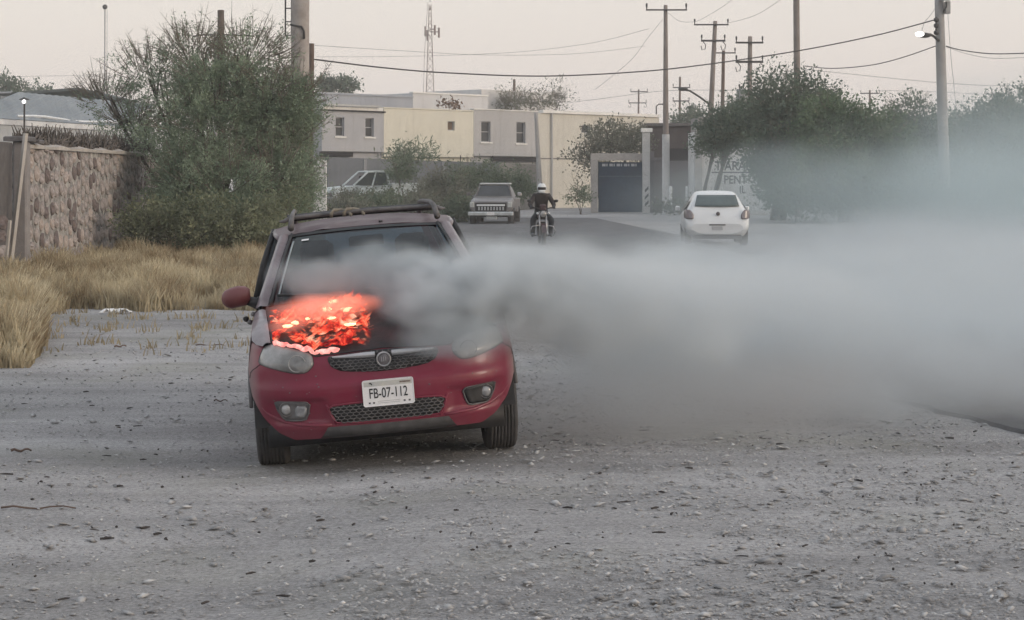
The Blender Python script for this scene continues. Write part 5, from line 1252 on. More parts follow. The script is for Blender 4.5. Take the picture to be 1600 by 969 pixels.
def white_car():
    D = 51.8; c = empty('white_hatchback', (X(1121,D), D, 0), R_(-2.5), 'white hatchback driving away through the smoke, seen from behind', 'car')
    st = [(0.0,.60,.33,.70,.55,.60,.62),(0.03,.70,.30,.80,.60,.66,.70),(.10,.74,.24,.86,.74,.70,.86),(.20,.77,.22,.875,.86,.69,1.00),(.34,.78,.20,.88,.90,.62,1.22),(.47,.78,.20,.88,.92,.56,1.41),(.62,.78,.20,.88,.93,.545,1.475),(1.2,.78,.20,.885,.93,.57,1.515),(2.0,.78,.20,.885,.92,.57,1.50),(2.5,.78,.20,.88,.91,.56,1.36),(3.0,.78,.20,.87,.89,.60,1.00),(3.5,.76,.22,.83,.82,.58,.90),(3.8,.68,.26,.76,.68,.56,.76),(3.9,.55,.3,.62,.52,.5,.6)]
    sub(loft(st).build('body', M_white, c, True))
    rw = []
    for k in range(6):
        q = k/5; rw.append([(t*(.60-.075*q), .225+.245*q+.05*t*t-.035, 1.085+.30*q-.012*t*t*0) for t in [i/6-1 for i in range(13)]])
    gl = G().grid(rw).build('rear_window', mat('rear_glass', (.10,.13,.135), rough=.25, var=.15), c, True); m = gl.modifiers.new('s', 'SOLIDIFY'); m.thickness = .012
    for s in (-1, 1):
        # tail lamps wrap the corner
        g = G(); rows = []
        for z, a, b in ((.735,.66,.845),(.78,.63,.875),(.86,.64,.885),(.94,.69,.875),(.985,.74,.845)):
            rows.append([(s*(a+(b-a)*q), .055+(z-.7)*.35+.17*q**3-.03, z) for q in (0,.25,.5,.75,1)])
        t = g.grid(rows).build('tail_light', M_tail, c, True); m = t.modifiers.new('s', 'SOLIDIFY'); m.thickness = .03; m.offset = 0
        G().ball((s*.75, .07+(.82-.7)*.35, .82), (.06,.02,.045), 10, 6).build('lamp_bulb', mat('amber_lens', (.35,.20,.18), rough=.3), t, True)
        simple_wheel(c, s*.76, .62, .29, .18); simple_wheel(c, s*.76, 3.1, .29, .18)
        rows = [[(s*(.868-.30*q), v+.12*q, .97+.40*q) for q in (0,1)] for v in (.75,1.1,1.8,2.3)]
        sw = G().grid(rows).build('side_window', M_dglass, c, True)
        G().cbox(min(s*.90,s*1.04), max(s*.90,s*1.04), 2.3, 2.42, .93, 1.06, .03).build('door_mirror', M_white, c)
    G().cbox(-.22,.22,-.012,.03,.565,.60,.01).build('boot_handle', M_grey_pl, c); G().cbox(-.15,.15,-.008,.03,.44,.545,.01).build('number_plate', mat('plate_grey', (.40,.40,.41), var=.1), c)
    G().lathe([(0,.0),(.05,.0),(.055,.03)], 14, 'y', (0.02,.05,.88)).build('badge', M_grey_pl, c, True)
    G().cbox(-.66,.66,-.005,.2,.20,.31,.03).build('rear_valance', mat('valance_grey', (.10,.10,.105), rough=.7), c)
    G().grid([[(t*.86, -.0+.11*t*t*t*t-.02*0+.02, z) for t in [i/8-1 for i in range(17)]] for z in (.64,.648)]).build('bumper_seam', M_grey_pl, c)
white_car()
def parked_truck():
    D = 76; c = empty('old_pickup', (X(767,D), D, 0), R_(-4), 'old pale pickup with a chrome grille bar parked facing the camera beside the weeds', 'pickup')
    mp = mat('aged_pale_paint', (.15,.145,.148), rough=.45, c2=(.22,.21,.212), scale=3)
    sub(loft([(0.0,.70,.50,.80,.85,.74,.93),(.06,.76,.45,.86,.92,.80,1.00),(.5,.78,.42,.88,.98,.80,1.04),(1.25,.78,.42,.88,1.00,.80,1.09),(1.5,.78,.42,.88,1.02,.80,1.12)]).build('bonnet', mp, c, True), 1)
    cab = sub(loft([(1.35,.78,.42,.88,1.05,.78,1.12),(1.45,.78,.42,.88,1.05,.76,1.18),(1.85,.78,.42,.88,1.06,.62,1.60),(2.0,.78,.42,.88,1.06,.61,1.64),(2.7,.78,.42,.88,1.06,.61,1.65),(2.9,.78,.42,.88,1.06,.62,1.58)]).build('cab', mp, c, True), 1)
    G().grid([[(t*(.70-.14*q), 1.40+.40*q+.04*t*t-.03, 1.15+.42*q) for t in (-1,-.7,-.3,0,.3,.7,1)] for q in (0,.33,.66,1)]).build('windscreen', M_dglass, c, True)
    G().cbox(-.62,.62,1.86,2.9,1.62,1.68,.03).build('roof_skin', mat('roof_pale', (.45,.46,.46), rough=.4, var=.1), c)
    G().cbox(-.84,.84,2.95,5.0,.5,1.05,.03).build('load_bed', mp, c)
    gr = G().box(-.62,.62,-.03,.0,.55,.90).build('grille', M_black, c)
    G().cbox(-.56,.56,-.07,-.02,.77,.83,.01).build('grille_bar', M_white, gr)
    for k in range(9): G().box(-.5+.12*k,-.44+.12*k,-.05,-.031,.60,.74).build('grille_slat', M_galv, gr)
    G().cbox(-.90,.90,-.14,-.03,.40,.54,.03).build('front_bumper', mat('bumper_chrome', (.50,.52,.53), rough=.3, metal=.6), c)
    G().box(-.15,.15,-.16,-.142,.40,.53).build('number_plate', M_plate, c)
    for s in (-1, 1):
        h = G().cbox(min(s*.66,s*.84), max(s*.66,s*.84), -.04, .1, .72, .93, .03).build('headlight', mat('old_lens', (.42,.43,.42), rough=.3), c)
        simple_wheel(c, s*.76, .75, .36, .24); simple_wheel(c, s*.76, 4.0, .36, .24)
        mi = G().cbox(min(s*.94,s*1.12), max(s*.94,s*1.12), 1.5, 1.58, 1.17, 1.30, .03).build('door_mirror', M_chrome if s > 0 else M_grey_pl, c)
        G().tube([(s*.86,1.5,1.1),(s*.95,1.52,1.2)], .015, 5).build('mirror_arm', M_metal, mi)
        G().tube([(s*.72,1.40,1.12),(s*.64,1.62,1.40),(s*.60,1.84,1.62)], .03, 6).build('windscreen_pillar', M_grey_pl, c, True)
    G().box(-.7,.7,.1,4.8,.32,.44).build('chassis', M_black, c)
    G().cbox(-.2,.25,-.1,.3,.24,.36,.02).build('skid_plate', M_galv, c)
parked_truck()
def wreck():
    D = 94; c = empty('wrecked_pickup', (X(586,D), D, .5), R_(24), 'white wrecked pickup seen from the side, half swallowed by weeds', 'pickup')
    mw = mat('wreck_white', (.34,.38,.375), rough=.6, c2=(.62,.66,.655), scale=2.2, thr=(.38,.55))
    prof = [(-2.45,.45),(-2.5,.80),(-2.4,.92),(-1.55,1.0),(-1.35,1.02),(-.2,1.03),(.45,1.05),(.45,.45)]
    G().prism(prof, -.85, .85).build('body', mw, c)
    G().prism([(.55,.5),(.55,1.12),(2.3,1.16),(2.42,1.1),(2.42,.5)], -.85, .85).build('load_bed', mw, c)
    for y, n in ((-.80, 1), (.76, 1)):
        g = G()
        for p in ([(-1.40,1.03),(-.62,1.70)], [(-.62,1.70),(.30,1.72)], [(.30,1.72),(.48,1.06)], [(-.42,1.05),(-.22,1.70)]):
            g.tube([(p[0][0], y, p[0][1]), (p[1][0], y+(.06 if y < 0 else -.06), p[1][1])], .045, 6)
        g.build('cab_frame', mw, c)
    G().prism([(-.64,1.70),(-.60,1.75),(.28,1.77),(.34,1.70)], -.74, .74).build('cab_roof', mw, c)
    G().add([(-1.30,-.80,1.06),(-.46,-.80,1.06),(-.27,-.76,1.66),(-.66,-.76,1.66)], [(0,1,2,3)]).add([(-.36,-.80,1.06),(.38,-.80,1.06),(.26,-.76,1.66),(-.20,-.76,1.66)], [(0,1,2,3)]).build('side_window', mat('wreck_glass', (.05,.065,.065), rough=.25, var=.3), c)
    G().box(-.62,.3,-.6,.6,1.0,1.5).build('cab_interior', M_dark, c)
    for x in (-1.6, 1.6):
        w0 = bpy.data.objects.new('wheel', None); C.objects.link(w0); w0.parent = c; w0.location = (x, -.80, .35)
        G().lathe([(.2,-.1),(.34,-.1),(.36,0),(.34,.1),(.2,.1)], 22, 'y').build('tyre', M_rubber, w0, True); G().lathe([(0,-.07),(.2,-.09)], 16, 'y').build('rim', M_rim, w0, True)
    G().cbox(-2.62,-2.48,-.85,.85,.5,.68,.03).build('front_bumper', M_grey_pl, c)
    G().box(2.425,2.46,-.86,-.3,.55,1.22).build('tailgate', mw, c)
wreck()
def motorbike_and_rider():
    D = 51.8; x = X(846.5, D); b = empty('motorcycle', (x, D, 0), R_(3), 'small dark red motorcycle coming head-on through the smoke', 'motorcycle')
    def whl(y):
        w0 = bpy.data.objects.new('wheel', None); C.objects.link(w0); w0.parent = b; w0.location = (0, y, .30)
        rows = []
        for k in range(33):
            a = 6.283*k/32; rows.append([((.055)*math.cos(q), (.245+.055*math.sin(q))*math.cos(a), (.245+.055*math.sin(q))*math.sin(a)) for q in [6.283*i/10 for i in range(11)]])
        G().grid(rows).build('tyre', M_rubber, w0, True)
        g = G()
        for k in range(6): a = 6.283*k/6; g.tube([(0,0,0),(0,.21*math.cos(a),.21*math.sin(a))], .012, 5)
        g.lathe([(0,-.04),(.05,-.04),(.05,.04),(0,.04)], 12, 'x'); g.build('rim', M_rim, w0, True)
    whl(-.62); whl(.62)
    mr_ = mat('tank_red', (.035,.010,.013), rough=.35, coat=.4)
    for s in (-1, 1):
        G().tube([(s*.09,-.62,.30),(s*.09,-.50,.62),(s*.09,-.40,.95)], .022, 8).build('fork_leg', M_chrome, b, True)
        m = G().tube([(s*.22,-.36,1.02),(s*.34,-.36,1.20)], .008, 5).build('mirror_stem', M_metal, b, True); G().ball((s*.36,-.37,1.23), (.06,.02,.04), 10, 6).build('mirror_glass', M_black, m, True)
        G().ball((s*.15,-.52,.90), (.035,.03,.03), 8, 6).build('indicator', M_white, b, True)
        G().tube([(s*.30,-.25,.30),(s*.34,-.33,.42),(s*.28,-.36,.55),(s*.10,-.36,.58)], .014, 6).build('crash_bar', M_chrome, b, True)
        G().tube([(s*.12,.05,.30),(s*.27,.05,.29)], .018, 6).build('footpeg', M_metal, b, True)
    G().tube([(-.34,-.30,1.03),(-.22,-.36,1.05),(0,-.40,1.0),(.22,-.36,1.05),(.34,-.30,1.03)], .016, 7).build('handlebar', M_metal, b, True)
    hl = G().ball((0,-.53,.88), (.10,.08,.11), 16, 10).build('headlight', M_black, b, True); G().lathe([(0,-.095),(.05,-.088),(.085,-.06)], 18, 'y', (0,-.53,.88)).build('lens', M_lens, hl, True)
    G().grid([[(t*.065, -.62+.34*math.cos(a), .30+.34*math.sin(a)) for t in (-1,-.5,.5,1)] for a in [R_(q) for q in range(20,165,16)]]).build('front_mudguard', mr_, b, True)
    sub(G().cbox(-.14,.14,-.32,.12,.72,.92,.05).build('fuel_tank', mr_, b, True), 1)
    G().cbox(-.13,.13,.10,.80,.72,.80,.03).build('saddle', M_black, b); G().cbox(-.13,.13,-.18,.22,.28,.66,.04).build('engine', M_metal, b)
    G().cbox(-.09,.09,-.46,-.36,.98,1.14,.03).build('number_board', mr_, b)
    G().tube([(.14,.05,.30),(.18,.5,.34),(.18,.9,.40)], .04, 8).build('exhaust', M_chrome, b, True)
    # rider
    p = bpy.data.objects.new('person', bpy.data.meshes.new('person')); C.objects.link(p); p.location = (x, D, 0); p.rotation_euler = (0, 0, R_(3))
    J = {'pel': (0,.22,.90,.155,.13), 'sp': (0,.17,1.08,.150,.12), 'ch': (0,.10,1.27,.175,.13), 'nk': (0,.06,1.44,.065,.065), 'hd': (0,.03,1.53,.085,.09),
         'shL': (-.19,.09,1.36,.075,.07), 'elL': (-.31,-.04,1.14,.055,.055), 'wrL': (-.31,-.25,1.06,.038,.038),
         'shR': (.19,.09,1.36,.075,.07), 'elR': (.31,-.04,1.14,.055,.055), 'wrR': (.31,-.25,1.06,.038,.038),
         'hpL': (-.11,.20,.86,.11,.10), 'knL': (-.25,-.22,.72,.088,.088), 'anL': (-.24,.08,.34,.062,.062), 'toL': (-.25,-.10,.29,.055,.045),
         'hpR': (.11,.20,.86,.11,.10), 'knR': (.25,-.22,.72,.088,.088), 'anR': (.24,.08,.34,.062,.062), 'toR': (.25,-.10,.29,.055,.045)}
    Ed = [('pel','sp'),('sp','ch'),('ch','nk'),('nk','hd'),('ch','shL'),('shL','elL'),('elL','wrL'),('ch','shR'),('shR','elR'),('elR','wrR'),('pel','hpL'),('hpL','knL'),('knL','anL'),('anL','toL'),('pel','hpR'),('hpR','knR'),('knR','anR'),('anR','toR')]
    # hands: palm and five curled fingers each
    for s, k in ((-1, 'L'), (1, 'R')):
        J['pm'+k] = (s*.30,-.30,1.065,.030,.02); Ed.append(('wr'+k, 'pm'+k))
        for f, (dx, ln) in enumerate([(-.032,.8),(-.011,1),(.011,.95),(.032,.75)]):
            a, c_ = f'f{f}a{k}', f'f{f}b{k}'
            J[a] = (s*.30+dx,-.345,1.066,.010,.010); J[c_] = (s*.30+dx,-.348-.02*ln,1.030,.009,.009); Ed += [('pm'+k, a), (a, c_)]
        J['th'+k] = (s*.262,-.315,1.045,.011,.011); J['tt'+k] = (s*.255,-.345,1.028,.009,.009); Ed += [('pm'+k, 'th'+k), ('th'+k, 'tt'+k)]
    names = list(J); me = p.data; me.from_pydata([J[n][:3] for n in names], [(names.index(a), names.index(c_)) for a, c_ in Ed], [])
    sk = p.modifiers.new('skin', 'SKIN'); sk.use_smooth_shade = True
    for i, n in enumerate(names): me.skin_vertices[0].data[i].radius = J[n][3:]; me.skin_vertices[0].data[i].use_root = (i == 0)
    me.materials.append(mat('dark_clothes', (.018,.021,.027), rough=.9, c2=(.04,.045,.055), scale=6)); sub(p, 1)
    tag(p, 'person in a dark brown jacket and white helmet riding the motorcycle towards the camera', 'person')
    j = bpy.data.objects.new('jacket', bpy.data.meshes.new('jacket')); C.objects.link(j); j.parent = p
    JJ = {'a': (0,.20,.98,.185,.155), 'b': (0,.16,1.12,.18,.145), 'c': (0,.09,1.30,.205,.15), 'd': (0,.065,1.41,.10,.09), 'e': (-.20,.085,1.365,.092,.085), 'f': (-.32,-.04,1.14,.072,.07), 'g': (-.315,-.20,1.08,.052,.05), 'h': (.20,.085,1.365,.092,.085), 'i': (.32,-.04,1.14,.072,.07), 'k': (.315,-.20,1.08,.052,.05)}
    nn = list(JJ); E2 = [('a','b'),('b','c'),('c','d'),('c','e'),('e','f'),('f','g'),('c','h'),('h','i'),('i','k')]
    j.data.from_pydata([JJ[n][:3] for n in nn], [(nn.index(a), nn.index(c_)) for a, c_ in E2], []); sk = j.modifiers.new('skin', 'SKIN'); sk.use_smooth_shade = True
    for i, n in enumerate(nn): j.data.skin_vertices[0].data[i].radius = JJ[n][3:]; j.data.skin_vertices[0].data[i].use_root = (i == 0)
    j.data.materials.append(mat('brown_jacket', (.018,.014,.015), rough=.8, c2=(.042,.032,.032), scale=5)); sub(j, 1)
    hm = G().ball((0,.02,1.575), (.125,.145,.14), 20, 14).cbox(-.085,.085,-.14,-.02,1.44,1.53,.03).build('helmet', M_white, p, True)
    G().grid([[(.127*math.sin(R_(a)), .02-.150*math.cos(R_(a)), z) for a in range(-62, 63, 12)] for z in (1.525,1.565,1.60)]).build('visor', mat('visor_black', (.008,.008,.010), rough=.2), hm, True)
    G().cbox(-.02,.02,-.06,.10,1.70,1.725,.01).build('vent', M_black, hm)
motorbike_and_rider()
# ------------------------------------------------------------------ smoke and fire
def smoke_mat(name, dens, col, nscale, lo, hi, aniso=.2, edge=.55, stretch=(1, 1, 1), floor=0.0, absorb=None, dist=.0, detail=4):
    m = bpy.data.materials.new(name); m.use_nodes = True; N = m.node_tree; N.nodes.clear()
    o = N.nodes.new('ShaderNodeOutputMaterial'); v = N.nodes.new('ShaderNodeVolumePrincipled'); N.links.new(v.outputs[0], o.inputs['Volume'])
    v.inputs['Color'].default_value = (*col, 1); v.inputs['Anisotropy'].default_value = aniso; v.inputs['Density Attribute'].default_value = ''
    if absorb: v.inputs['Absorption Color'].default_value = (*absorb, 1)
    t = N.nodes.new('ShaderNodeTexCoord'); ln = N.nodes.new('ShaderNodeVectorMath'); ln.operation = 'LENGTH'
    g = N.nodes.new('ShaderNodeNewGeometry'); mp = N.nodes.new('ShaderNodeMapping'); mp.inputs['Scale'].default_value = stretch
    N.links.new(g.outputs['Position'], mp.inputs[0])
    n = N.nodes.new('ShaderNodeTexNoise'); n.inputs['Scale'].default_value = nscale; n.inputs['Detail'].default_value = detail; n.inputs['Roughness'].default_value = .55; n.inputs['Distortion'].default_value = dist
    N.links.new(mp.outputs[0], n.inputs['Vector'])
    N.links.new(t.outputs['Object'], ln.inputs[0])
    # falloff from the heart of the billow to its ragged skin: the noise moves the edge in and out
    e = N.nodes.new('ShaderNodeMath'); e.operation = 'SUBTRACT'; e.inputs[0].default_value = 1.0; N.links.new(ln.outputs['Value'], e.inputs[1])
    a = N.nodes.new('ShaderNodeMath'); a.operation = 'MULTIPLY_ADD'; N.links.new(n.outputs['Fac'], a.inputs[0]); a.inputs[1].default_value = edge*2; 
    s = N.nodes.new('ShaderNodeMath'); s.operation = 'SUBTRACT'; N.links.new(e.outputs[0], s.inputs[0]); s.inputs[1].default_value = edge
    N.links.new(s.outputs[0], a.inputs[2])
    r = N.nodes.new('ShaderNodeMapRange'); r.interpolation_type = 'SMOOTHSTEP'; r.inputs['From Min'].default_value = lo; r.inputs['From Max'].default_value = hi; r.inputs['To Max'].default_value = dens
    N.links.new(a.outputs[0], r.inputs['Value'])
    # keep the outermost shell clear
    q = N.nodes.new('ShaderNodeMapRange'); q.inputs['From Min'].default_value = 0; q.inputs['From Max'].default_value = .25; N.links.new(e.outputs[0], q.inputs['Value'])
    w_ = N.nodes.new('ShaderNodeMath'); w_.operation = 'MULTIPLY'; N.links.new(r.outputs[0], w_.inputs[0]); N.links.new(q.outputs[0], w_.inputs[1])
    N.links.new(w_.outputs[0], v.inputs['Density'])
    return m
smoke = empty('smoke', (0, 0, 0), 0, 'grey smoke plume pouring off the burning bonnet and drifting low to the right', 'smoke'); smoke['kind'] = 'stuff'
_ball = G().ball((0,0,0), 1.0, 20, 12)
def billow(c, r, m, rate=1.0, name='smoke_billow', rot=(0,0,0)):
    o = mk(name, _ball.v, _ball.f, m, smoke); o.location = c; o.scale = r; o.rotation_euler = rot; return o
GREY = (.70,.755,.79)
S_dense = smoke_mat('smoke_dense', 4.6, (.80,.835,.855), 4.2, .10, .55, edge=.75, detail=5)
S_veil = smoke_mat('smoke_veil', 2.6, (.66,.71,.735), 3.0, .08, .6, edge=.75, detail=5)
S_near = smoke_mat('smoke_near', 1.0, (.80,.835,.855), 1.5, .05, .6, edge=.75, stretch=(.8,.6,1.3), detail=4)
S_mid = smoke_mat('smoke_mid', .8, GREY, .75, .05, .6, edge=.75, stretch=(.8,.45,1.6), detail=5)
S_far = smoke_mat('smoke_far', .16, GREY, .28, .0, .6, edge=.45, stretch=(1,.5,2.0))
S_thin = smoke_mat('smoke_thin', .055, (.66,.76,.79), .2, .0, .6, edge=.5, stretch=(1,.6,1.6))
S_dust = smoke_mat('road_dust', .7, (.78,.765,.76), .9, .0, .7, edge=.5, stretch=(.7,.7,1.3))
S_flow = smoke_mat('smoke_flow', 1.9, (.80,.835,.855), 2.4, .06, .55, edge=.7, stretch=(.8,.8,1.2), detail=5)
S_low = smoke_mat('smoke_low', .50, GREY, .45, .08, .55, edge=.8, stretch=(1,.5,2.0))
# on the bonnet
billow((-.42, 11.95, 1.06), (.52,.65,.27), S_dense)
billow((-.08, 12.0, 1.08), (.62,.75,.36), S_dense)
billow((-.60, 12.25, 1.19), (.34,.40,.20), S_dense)
billow((-.15, 12.5, 1.25), (.45,.45,.26), S_flow)
billow((-1.10, 12.15, 1.16), (.58,.45,.20), S_veil)
billow((-.80, 12.35, 1.23), (.55,.40,.20), S_veil)
billow((-.30, 11.35, .86), (.50,.38,.20), S_veil)
billow((-.55, 11.55, 1.02), (.34,.22,.16), S_veil)
billow((.35, 12.3, 1.00), (.9,.9,.48), S_flow)
# rolling off to the right
billow((.85, 12.95, .88), (1.15,1.0,.52), S_flow)
billow((1.8, 13.9, .80), (1.3,1.2,.52), S_near)
billow((15, 44, 1.4), (8.5,10,2.7), S_thin)
billow((19, 60, 2.1), (11.5,12,4.3), S_thin)
billow((13, 62, 1.0), (12,12,2.6), S_thin)

def drift_mat(name, dens, col, x0, xs, y0, ys, y1, ztop, zslope, soft, amp, n1, n2, xslope):
    """a low drift of smoke: full near the ground, ragged along its top and at its near and left edges"""
    m = bpy.data.materials.new(name); m.use_nodes = True; N = m.node_tree; N.nodes.clear(); L = N.links.new
    o = N.nodes.new('ShaderNodeOutputMaterial'); v = N.nodes.new('ShaderNodeVolumePrincipled'); L(v.outputs[0], o.inputs['Volume'])
    v.inputs['Color'].default_value = (*col, 1); v.inputs['Anisotropy'].default_value = .2; v.inputs['Density Attribute'].default_value = ''
    g = N.nodes.new('ShaderNodeNewGeometry'); sp = N.nodes.new('ShaderNodeSeparateXYZ'); L(g.outputs['Position'], sp.inputs[0])
    def noise_(scale, stretch, det, loc=(0,0,0), rough=.6, dist=0):
        mp = N.nodes.new('ShaderNodeMapping'); mp.inputs['Scale'].default_value = stretch; mp.inputs['Location'].default_value = loc; L(g.outputs['Position'], mp.inputs[0])
        n = N.nodes.new('ShaderNodeTexNoise'); n.inputs['Scale'].default_value = scale; n.inputs['Detail'].default_value = det; n.inputs['Roughness'].default_value = rough; n.inputs['Distortion'].default_value = dist
        L(mp.outputs[0], n.inputs['Vector']); return n.outputs['Fac']
    def M_(op, a, b=None, c=None):
        k = N.nodes.new('ShaderNodeMath'); k.operation = op
        for i, q in enumerate((a, b, c)):
            if q is None: continue
            if isinstance(q, (int, float)): k.inputs[i].default_value = q
            else: L(q, k.inputs[i])
        return k.outputs[0]
    def ss(val, a, b, to=1.0):
        r = N.nodes.new('ShaderNodeMapRange'); r.interpolation_type = 'SMOOTHSTEP'; r.inputs['From Min'].default_value = a; r.inputs['From Max'].default_value = b; r.inputs['To Max'].default_value = to; L(val, r.inputs['Value']); return r.outputs[0]
    big = noise_(n1, (1, .55, 1.3), 5, rough=.62, dist=.6)
    top = M_('MULTIPLY_ADD', sp.outputs['X'], .035, M_('MULTIPLY_ADD', sp.outputs['Y'], -zslope, ztop))
    top = M_('MULTIPLY_ADD', big, amp*2, M_('SUBTRACT', top, amp))
    h = ss(M_('SUBTRACT', top, sp.outputs['Z']), -soft*.15, soft)
    near = ss(M_('MULTIPLY_ADD', big, 1.6, M_('ADD', sp.outputs['Y'], M_('MULTIPLY', sp.outputs['X'], -.02))), y0+.8, y0+.8+ys)
    left = ss(M_('MULTIPLY_ADD', big, .8, M_('MULTIPLY_ADD', sp.outputs['Y'], -xslope, sp.outputs['X'])), x0+.4, x0+.4+xs)
    far = ss(M_('MULTIPLY', sp.outputs['Y'], -1), -y1, -y1+8)
    fine = ss(noise_(n2, (.8, .45, 1.5), 5, (7, 3, 1), rough=.6, dist=.4), .30, .66, 1.75)
    d = M_('MULTIPLY', M_('MULTIPLY', M_('MULTIPLY', h, near), M_('MULTIPLY', left, far)), M_('MULTIPLY_ADD', fine, dens, dens*.05))
    L(d, v.inputs['Density']); return m
S_drift = drift_mat('smoke_drift', .52, (.76,.81,.84), -1.1, 1.2, 11.75, 2.4, 38, 1.38, .023, .75, .72, .80, 2.0, .075)
G().box(-.6, 15, 11.9, 38, .02, 2.1).build('smoke_drift', S_drift, smoke)
S_drift2 = drift_mat('smoke_far_drift', .14, (.72,.775,.81), 1.8, 7, 24, 10, 62, 1.45, .018, 1.1, 1.3, .30, .9, 0)
S_drift3 = drift_mat('smoke_thin_drift', .060, (.72,.775,.81), -2.5, 3, 22, 8, 50, 1.3, .016, 1.1, 1.4, .34, .8, 0)
G().box(-4.1, 9, 22.1, 58, .03, 2.55).build('smoke_thin_drift', S_drift3, smoke)
G().box(-4, 26, 24, 62, .02, 2.6).build('smoke_far_drift', S_drift2, smoke)
# dust low to the ground by the car's flank
billow((1.25, 13.2, .22), (2.0,1.4,.50), S_dust, name='dust_billow')
billow((2.9, 14.6, .22), (2.8,2.2,.50), S_dust, name='dust_billow')

def flame_mat():
    m = bpy.data.materials.new('flame'); m.use_nodes = True; N = m.node_tree; N.nodes.clear()
    o = N.nodes.new('ShaderNodeOutputMaterial'); e = N.nodes.new('ShaderNodeEmission'); tr = N.nodes.new('ShaderNodeBsdfTransparent'); mx_ = N.nodes.new('ShaderNodeMixShader')
    t = N.nodes.new('ShaderNodeTexCoord'); n = N.nodes.new('ShaderNodeTexNoise'); n.inputs['Scale'].default_value = 12; n.inputs['Detail'].default_value = 6; n.inputs['Roughness'].default_value = .62; n.inputs['Distortion'].default_value = .9
    N.links.new(t.outputs['Object'], n.inputs['Vector'])
    r = N.nodes.new('ShaderNodeValToRGB'); cr = r.color_ramp
    cr.elements[0].position = .30; cr.elements[0].color = (.10,.004,.006,1); cr.elements[1].position = .74; cr.elements[1].color = (1.0,.80,.48,1)
    for p, c in ((.39,(.40,.018,.018)),(.45,(.85,.06,.035)),(.51,(1.0,.17,.08)),(.57,(1.0,.34,.22)),(.63,(1.0,.55,.36))):
        q = cr.elements.new(p); q.color = (*c, 1)
    ah = N.nodes.new('ShaderNodeAttribute'); ah.attribute_name = 'heat'; hd = N.nodes.new('ShaderNodeMath'); hd.operation = 'MULTIPLY_ADD'; hd.inputs[1].default_value = .22; N.links.new(ah.outputs['Fac'], hd.inputs[0])
    hs = N.nodes.new('ShaderNodeMath'); hs.operation = 'SUBTRACT'; hs.inputs[1].default_value = .035; N.links.new(n.outputs['Fac'], hs.inputs[0]); N.links.new(hs.outputs[0], hd.inputs[2])
    N.links.new(hd.outputs[0], r.inputs[0]); N.links.new(r.outputs[0], e.inputs[0]); e.inputs[1].default_value = 1.25
    n2 = N.nodes.new('ShaderNodeTexNoise'); n2.inputs['Scale'].default_value = 13; n2.inputs['Detail'].default_value = 4; mp = N.nodes.new('ShaderNodeMapping'); mp.inputs['Location'].default_value = (3, 5, 1)
    N.links.new(t.outputs['Object'], mp.inputs[0]); N.links.new(mp.outputs[0], n2.inputs[0])
    k = N.nodes.new('ShaderNodeMapRange'); k.inputs['From Min'].default_value = .43; k.inputs['From Max'].default_value = .56
    N.links.new(n2.outputs['Fac'], k.inputs[0])
    # tongues thin out towards their upper edge (vertex attribute along the tongue)
    at = N.nodes.new('ShaderNodeAttribute'); at.attribute_name = 'body'
    ml = N.nodes.new('ShaderNodeMath'); ml.operation = 'MULTIPLY'; N.links.new(k.outputs[0], ml.inputs[0]); N.links.new(at.outputs['Fac'], ml.inputs[1])
    N.links.new(ml.outputs[0], mx_.inputs[0]); N.links.new(tr.outputs[0], mx_.inputs[1]); N.links.new(e.outputs[0], mx_.inputs[2]); N.links.new(mx_.outputs[0], o.inputs[0])
    return m
